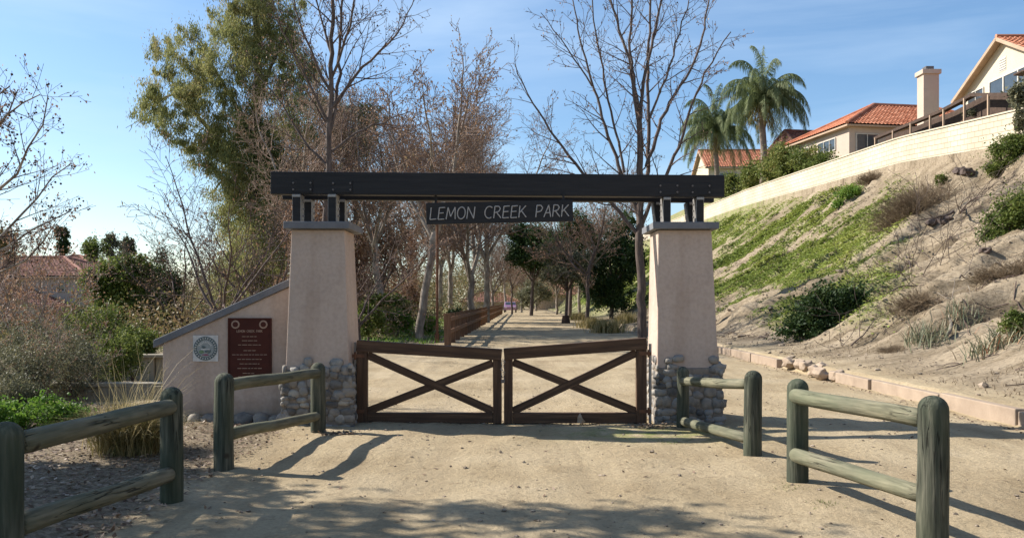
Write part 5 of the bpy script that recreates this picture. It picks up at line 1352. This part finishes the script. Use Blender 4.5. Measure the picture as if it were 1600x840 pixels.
spiky("yucca_plant", "sprawling yucca with reddish base right of the bare branch", 126, 1550, 548, 130, .45, .022, M['aloe'], lean=1.1, rx=.22, cat="plant", group="spiky plants low on the slope")
spiky("yucca_plant", "spiky grey yucca clump upslope, beside the pale fallen branch", 127, 1500, 500, 90, .5, .02, M['aloe'], lean=.7, rx=.2, cat="plant", group="spiky plants low on the slope")
spiky("yucca_plant", "small yucca at the right edge behind the reddish one", 128, 1597, 525, 90, .4, .02, M['aloe'], lean=.9, rx=.15, cat="plant", group="spiky plants low on the slope")
# dead branches
def branchy(label, seed, pa, pb, r, m, k=.4):
    rng = np.random.default_rng(seed); a = hit(*pa); b = hit(*pb); a.z += .08; b.z += .25
    out = []; L = (b - a).length; d = np.array((b - a).normalized())
    grow(rng, np.array(a[:]), d, L, r, 1, cfg(levels=3, dens=(0, 2.2, 2.4), ratio=(.3, .55), jit=.16, up=(0, .0, .02), lmin=.2, rmin=.006, seg=(.3, .2, .15, .12)), out)
    V, Fc = tubes_np([(p, q) for p, q, l in out], 5); tag(mesh_np("dead_branch", V, Fc, m, None), label, "branch", "dead branches on the hillside")
branchy("pale dead branch lying between the two big yuccas", 131, (1478, 530), (1575, 440), .05, M['paleb'])
branchy("dark tangled dead branch above the spiky plants", 132, (1420, 415), (1510, 470), .04, M['bark'])
branchy("dark gnarled root on the slope left of the upper green bush", 133, (1490, 335), (1440, 372), .06, M['bark'])
branchy("thin dead stems standing in the rilled slope", 134, (1500, 440), (1486, 418), .02, M['bark'])
branchy("dark roots sticking out at the middle of the right slope", 135, (1505, 330), (1560, 345), .04, M['bark'])
branchy("dead twigs below the big dark green bush", 136, (1330, 545), (1400, 500), .02, M['bark'])

# ground cover on the hill (uncountable)
rng = np.random.default_rng(140); n = 560000
X = rng.uniform(8.5, 21.5, n); Yv = rng.uniform(20, 120, n); keep = (rng.random(n) < cover_mask(X, Yv) * np.where(Yv < 60, 1, .55)) 
X, Yv = X[keep], Yv[keep]; hcl = fbm(X * 1.3, Yv * 1.3, 3, 3); C = np.stack([X, Yv, H(X, Yv) + .02 + .20 * hcl * rng.random(len(X))], -1)
sz = np.interp(Yv, [20, 60, 120], [.085, .17, .30])[:, None]
V, Fc = leaf_quads(C, rng, sz, sz * .7, 'flat'); o = mesh_np("ground_cover", V, Fc, M['cover'], None, attr=np.clip(fbm(X * .5, Yv * .5, 8, 3) * 1.1 - .15 + rng.uniform(-.2, .3, len(X)), 0, 1))
tag(o, "yellow-green creeping ground cover in patches over the hillside", "ground cover", kind="stuff")
# weeds left of the far path and dry grass right of it
rng = np.random.default_rng(141); n = 16000
Yv = rng.uniform(27, 75, n); X = path_left(Yv) - rng.uniform(0.2, 9, n) ; B = np.stack([X, Yv, H(X, Yv)], -1); keep = fbm(X * .5, Yv * .5, 12, 3) > .42; B = B[keep]
V, Fc = blades(rng, B, .20, .9, .03); tag(mesh_np("weeds", V, Fc, M['lgreen'], None, attr=np.tile(rng.random(len(B)), 3)), "green weeds along the left edge of the far path", "weeds", kind="stuff")
for i, (px, py, lb) in enumerate([(925, 512, "pale dry grass tuft left of the big bare trunk, nearest the path"), (950, 520, "largest dry grass tuft beside the right end of the gate top"), (975, 505, "dry grass tuft at the foot of the big bare trunk"), (905, 500, "small dry grass tuft close to the guarded young tree")]):
    spiky("grass_tuft", lb, 150 + i, px, py, 700, .75, .03, M['straw'], lean=.75, rx=.35, cat="grass tuft", group="dry grass tufts right of the path")

# ------------------------------------------------------------------ left planting
g = Vector((-4.02, 8.75, 0))
rng = np.random.default_rng(160)
t = thing("ornamental_grass", "tall golden ornamental grass clump in front of the wing wall", "grass", tuple(g))
B = np.array(g[:]) + rng.normal(0, 1, (5200, 3)) * np.array([.13, .13, 0]); B[:, 2] = H(B[:, 0], B[:, 1]) - .02
V, Fc = blades(rng, B, .62, .90, .007, droop=.85); mesh_np("blades", V, Fc, M['straw'], t, attr=np.tile(np.clip(rng.random(5200) ** 1.1, 0, 1), 3))
B = np.array(g[:]) + rng.normal(0, 1, (90, 3)) * np.array([.12, .12, 0]); B[:, 2] = 0
V, Fc = blades(rng, B, 1.25, .7, .005, droop=.5); mesh_np("seed_stalks", V, Fc, M['straw'], t, attr=np.tile(rng.uniform(.6, 1, 90), 3))
bushy("green_shrub", "bright fresh-green leafy plant low at the left edge", 161, [(-6.35, 10.5, .16, .34, .3, .2), (-5.95, 10.6, .18, .32, .3, .22), (-5.62, 10.6, .14, .2, .25, .18), (-6.7, 10.7, .14, .3, .3, .2)], 9000, .05, .028, M['lgreen'])
sb = [(30, 560, 12.5, 52, 46, 'grey', "grey-green sage bush at the left edge behind the bright plant"), (110, 570, 13.5, 50, 48, 'grey', "grey twiggy sage bush in the middle of the left planting"), (185, 545, 15.5, 34, 32, 'green', "yellow-green shrub in front of the tan garden wall"),
      (60, 520, 17, 60, 30, 'grey', "broad grey bush behind the sage bushes at the left edge"), (150, 500, 20, 48, 30, 'green', "mid green shrub below the left pinkish house"), (215, 535, 22, 30, 26, 'green', "leafy green shrub behind the tan garden walls"), (20, 610, 11.5, 40, 26, 'grey', "low dark sage bush right behind the bright green plant")]
for i, (px, py, Y, rx, rz, mm, lb) in enumerate(sb):
    c = lobe(px, py, Y, rx, rz); z0 = gz(c[0], c[1]); rzz = (c[2] + c[5] - z0) / 2; pts = [(c[0], c[1], z0 + rzz, c[3], c[4], rzz)]
    for k in range(4): a = k * 1.7; pts.append((c[0] + c[3] * .7 * math.cos(a), c[1] + c[4] * .5 * math.sin(a), z0 + rzz * (.8 + .3 * math.sin(k)), c[3] * .45, c[4] * .45, rzz * .7))
    bushy("sage_bush", lb, 170 + i, pts, 6500, .055 * Y / 13, .018 * Y / 13, M[mm], group="shrubs of the left planting", tight=.30, sub=22)
# twiggy russet shrub, left
T = bare_proto("russet_shrub", "twiggy shrub hung with russet dead leaves at the left edge", 181, (at(35, 560, 18).x, 18, 0), 2.9, .12, M['paleb'], M['ltwig'], (1300, .06, .045, M['drybr']), spread=60,
               c=cfg(levels=4, dens=(1.6, 3.2, 4, 4), ratio=(.4, .6), lmin=.18, lmax=1.5, rmin=.005, seg=(.4, .25, .18, .14)), group="russet shrubs at the left")
dup(T, (at(85, 560, 21).x, 21, 0), 2.1, 1.05, "russet twiggy shrub partly covering the left house wall")
dup(T, (at(-20, 560, 24).x, 24, 0), 4.1, 1.45, "tall russet shrub against the left house roof")
dup(T, (at(120, 600, 14.5).x, 14.5, 0), 1.3, .5, "small grey twiggy dead shrub among the sage bushes")
dup(T, (at(60, 600, 13).x, 13, 0), 3.0, .42, "smallest leafless shrub behind the bright green plant")

for i, (px, py, lb) in enumerate([(1290, 790, "tiny green weed on the sand left of the nearest sunlit post"), (1232, 762, "tiny weed at the foot of the second sunlit post"), (1045, 690, "low grass tuft on the mossy sand by the right pillar fence")]):
    p = at(px, py, 1.6 * F / (py - 470)); spiky("weed", lb, 195 + i, px, py, 90, .045, .006, M['green'], lean=1.2, rx=.07, cat="weed", group="tiny weeds on the sand", base=Vector((p.x, p.y, gz(p.x, p.y))))
# leaf litter, pebbles, clods
rng = np.random.default_rng(190)
n = 15000; X = rng.uniform(-8, -2.7, n); Yv = 4 + rng.random(n) ** 1.3 * 9
C = np.stack([X, Yv, H(X, Yv) + .008 + rng.random(n) * .02], -1)
n2 = 260; X2 = rng.uniform(-2.6, 6.2, n2); Y2 = rng.uniform(4.5, 13, n2); C2 = np.stack([X2, Y2, H(X2, Y2) + .008], -1)
n3 = 160; X3 = rng.normal(1.75, .16, n3); Y3 = rng.normal(10.65, .12, n3); C3 = np.stack([X3, Y3, H(X3, Y3) + .01 + rng.random(n3) * .02], -1)
n4 = 120; X4 = rng.normal(-2.05, .12, n4); Y4 = rng.normal(10.0, .12, n4); C4 = np.stack([X4, Y4, H(X4, Y4) + .01 + rng.random(n4) * .02], -1)
n5 = 260; X5 = rng.uniform(-2, 1.8, n5); Y5 = 10.93 + rng.normal(0, .07, n5); C5 = np.stack([X5, Y5, H(X5, Y5) + .01], -1); n6 = 500; X6 = 6.35 - np.abs(rng.normal(0, .15, n6)); Y6 = rng.uniform(6, 24, n6); C6 = np.stack([X6, Y6, H(X6, Y6) + .01], -1)
C = np.concatenate([C, C2, C3, C4, C5, C6]); V, Fc = leaf_quads(C, rng, .05, .028, 'flat'); tag(mesh_np("leaf_litter", V, Fc, M['litter'], None, attr=rng.random(len(C))), "brown fallen leaves and bark chips scattered over the ground", "leaf litter", kind="stuff")
n = 26000; X = rng.uniform(6.9, 21.5, n); Yv = 9 + rng.random(n) ** 1.4 * 45; k = fbm(Yv * .8, X * .8, 97, 4) > .52; X, Yv = X[k], Yv[k]; Cd = np.stack([X, Yv, H(X, Yv) + .01 + .02 * rng.random(len(X))], -1)
M['debris'] = leaf_mat("slope_debris", [(0, (.04, .028, .018)), (.6, (.12, .085, .055)), (1, (.30, .24, .17))], .1)
szd = np.interp(Yv, [9, 50], [.035, .10])[:, None]; V, Fc = leaf_quads(Cd, rng, szd * 1.6, szd * .5, 'flat'); tag(mesh_np("plant_debris", V, Fc, M['debris'], None, attr=rng.random(len(Cd))), "dark dead leaves and twigs lying over the hillside soil", "plant debris", kind="stuff")
polys = []
for q in range(900):
    x = rng.uniform(8, 20.5); y = 10 + rng.random() ** 1.2 * 38
    if fbm(y * .5, x * .5, 98, 3) < .50: continue
    a = rng.uniform(0, 6.28); L = rng.uniform(.2, .9); k = np.linspace(0, 1, 5); px_ = x + np.cos(a) * L * k + rng.normal(0, .04, 5); py_ = y + np.sin(a) * L * k + rng.normal(0, .04, 5)
    polys.append((np.stack([px_, py_, H(px_, py_) + .02 + .12 * rng.random() * k], -1), rng.uniform(.005, .014) * (1 - .6 * k)))
V, Fc = tubes_np(polys, 4); tag(mesh_np("fallen_twigs", V, Fc, M['twig'], None), "dark fallen twigs and root ends strewn over the hillside", "twigs", kind="stuff")
n = 30000; X = rng.uniform(7, 21.5, n); Yv = 9 + rng.random(n) ** 1.5 * 60; k = fbm(Yv * .9 + X * .1, X * .25, 90, 3) > .47; X, Yv = X[k], Yv[k]; B = np.stack([X, Yv, H(X, Yv) - .01], -1)
V, Fc = blades(rng, B, .11, 1.3, .012 * np.ones(1)[0]); tag(mesh_np("dry_grass", V, Fc, M['drybush'], None, attr=np.tile(rng.random(len(B)), 3)), "thin dry grass and twigs sprinkled over the bare hillside", "dry grass", kind="stuff")
mb = MB(); rr = random.Random(9)
for i in range(520):
    x = rr.uniform(-2.6, 6.2); y = 4.5 + rr.random() ** 1.4 * 11; s = rr.uniform(.006, .018) * (1.6 if rr.random() < .06 else 1)
    mb.blob((x, y, gz(x, y) + s * .3), (s * rr.uniform(.8, 1.4), s, s * .65), rr.random() * 99, .3, 1)
for i in range(1300):
    x = rr.uniform(6.7, 20.5); y = rr.uniform(10, 48); s = rr.uniform(.010, .036) * (2.0 if rr.random() < .07 else 1) * (1 + y / 60)
    mb.blob((x, y, gz(x, y) + s * .25), (s * rr.uniform(.8, 1.5), s, s * .7), rr.random() * 99, .3, 1)
tag(mb.build("pebbles", M['pebble'], None, smooth=False), "small pebbles and clods of earth scattered on path and slope", "pebbles", kind="stuff")
rr = random.Random(12)
for i, (px, py, s, lb) in enumerate([(1512, 272, 9, "square dark rock stump at the foot of the block wall"), (1478, 348, 9, "brown rock beside the gnarled root"), (1500, 270, 9, "flat brown rock high on the slope"), (1455, 352, 8, "small dark rock at the root tip"), (1552, 262, 7, "rock just below the vivid green bush"), (1540, 395, 8, "rock left of the upper right green bush")]):
    b = hit(px, py); r = s * b.y / F; mb = MB(); mb.blob((b.x, b.y, b.z + r * .3), (r * 1.1, r, r * .7), i * 5, .35, 2, .8); tag(mb.build("rock", M['bark'], None), lb, "rock", "rocks on the hillside")
# dry leaf resting on the gate's bottom rail
mb = MB(); c = Vector((.90, GY0 - .065, .075))
mb.add([c + Vector(v) for v in ((-.05, 0, -.06), (.0, -.02, -.07), (.06, .0, -.05), (.02, -.03, 0), (-.01, -.01, .07), (-.045, -.02, .02), (0, .012, -.01))], [(0, 1, 3, 5), (1, 2, 3), (3, 4, 5), (0, 1, 6), (1, 2, 6), (2, 3, 6), (3, 4, 6), (4, 5, 6), (5, 0, 6)])
tag(mb.build("dry_leaf", M['kerb'], None), "single curled tan leaf caught on the right gate leaf's bottom rail", "leaf")
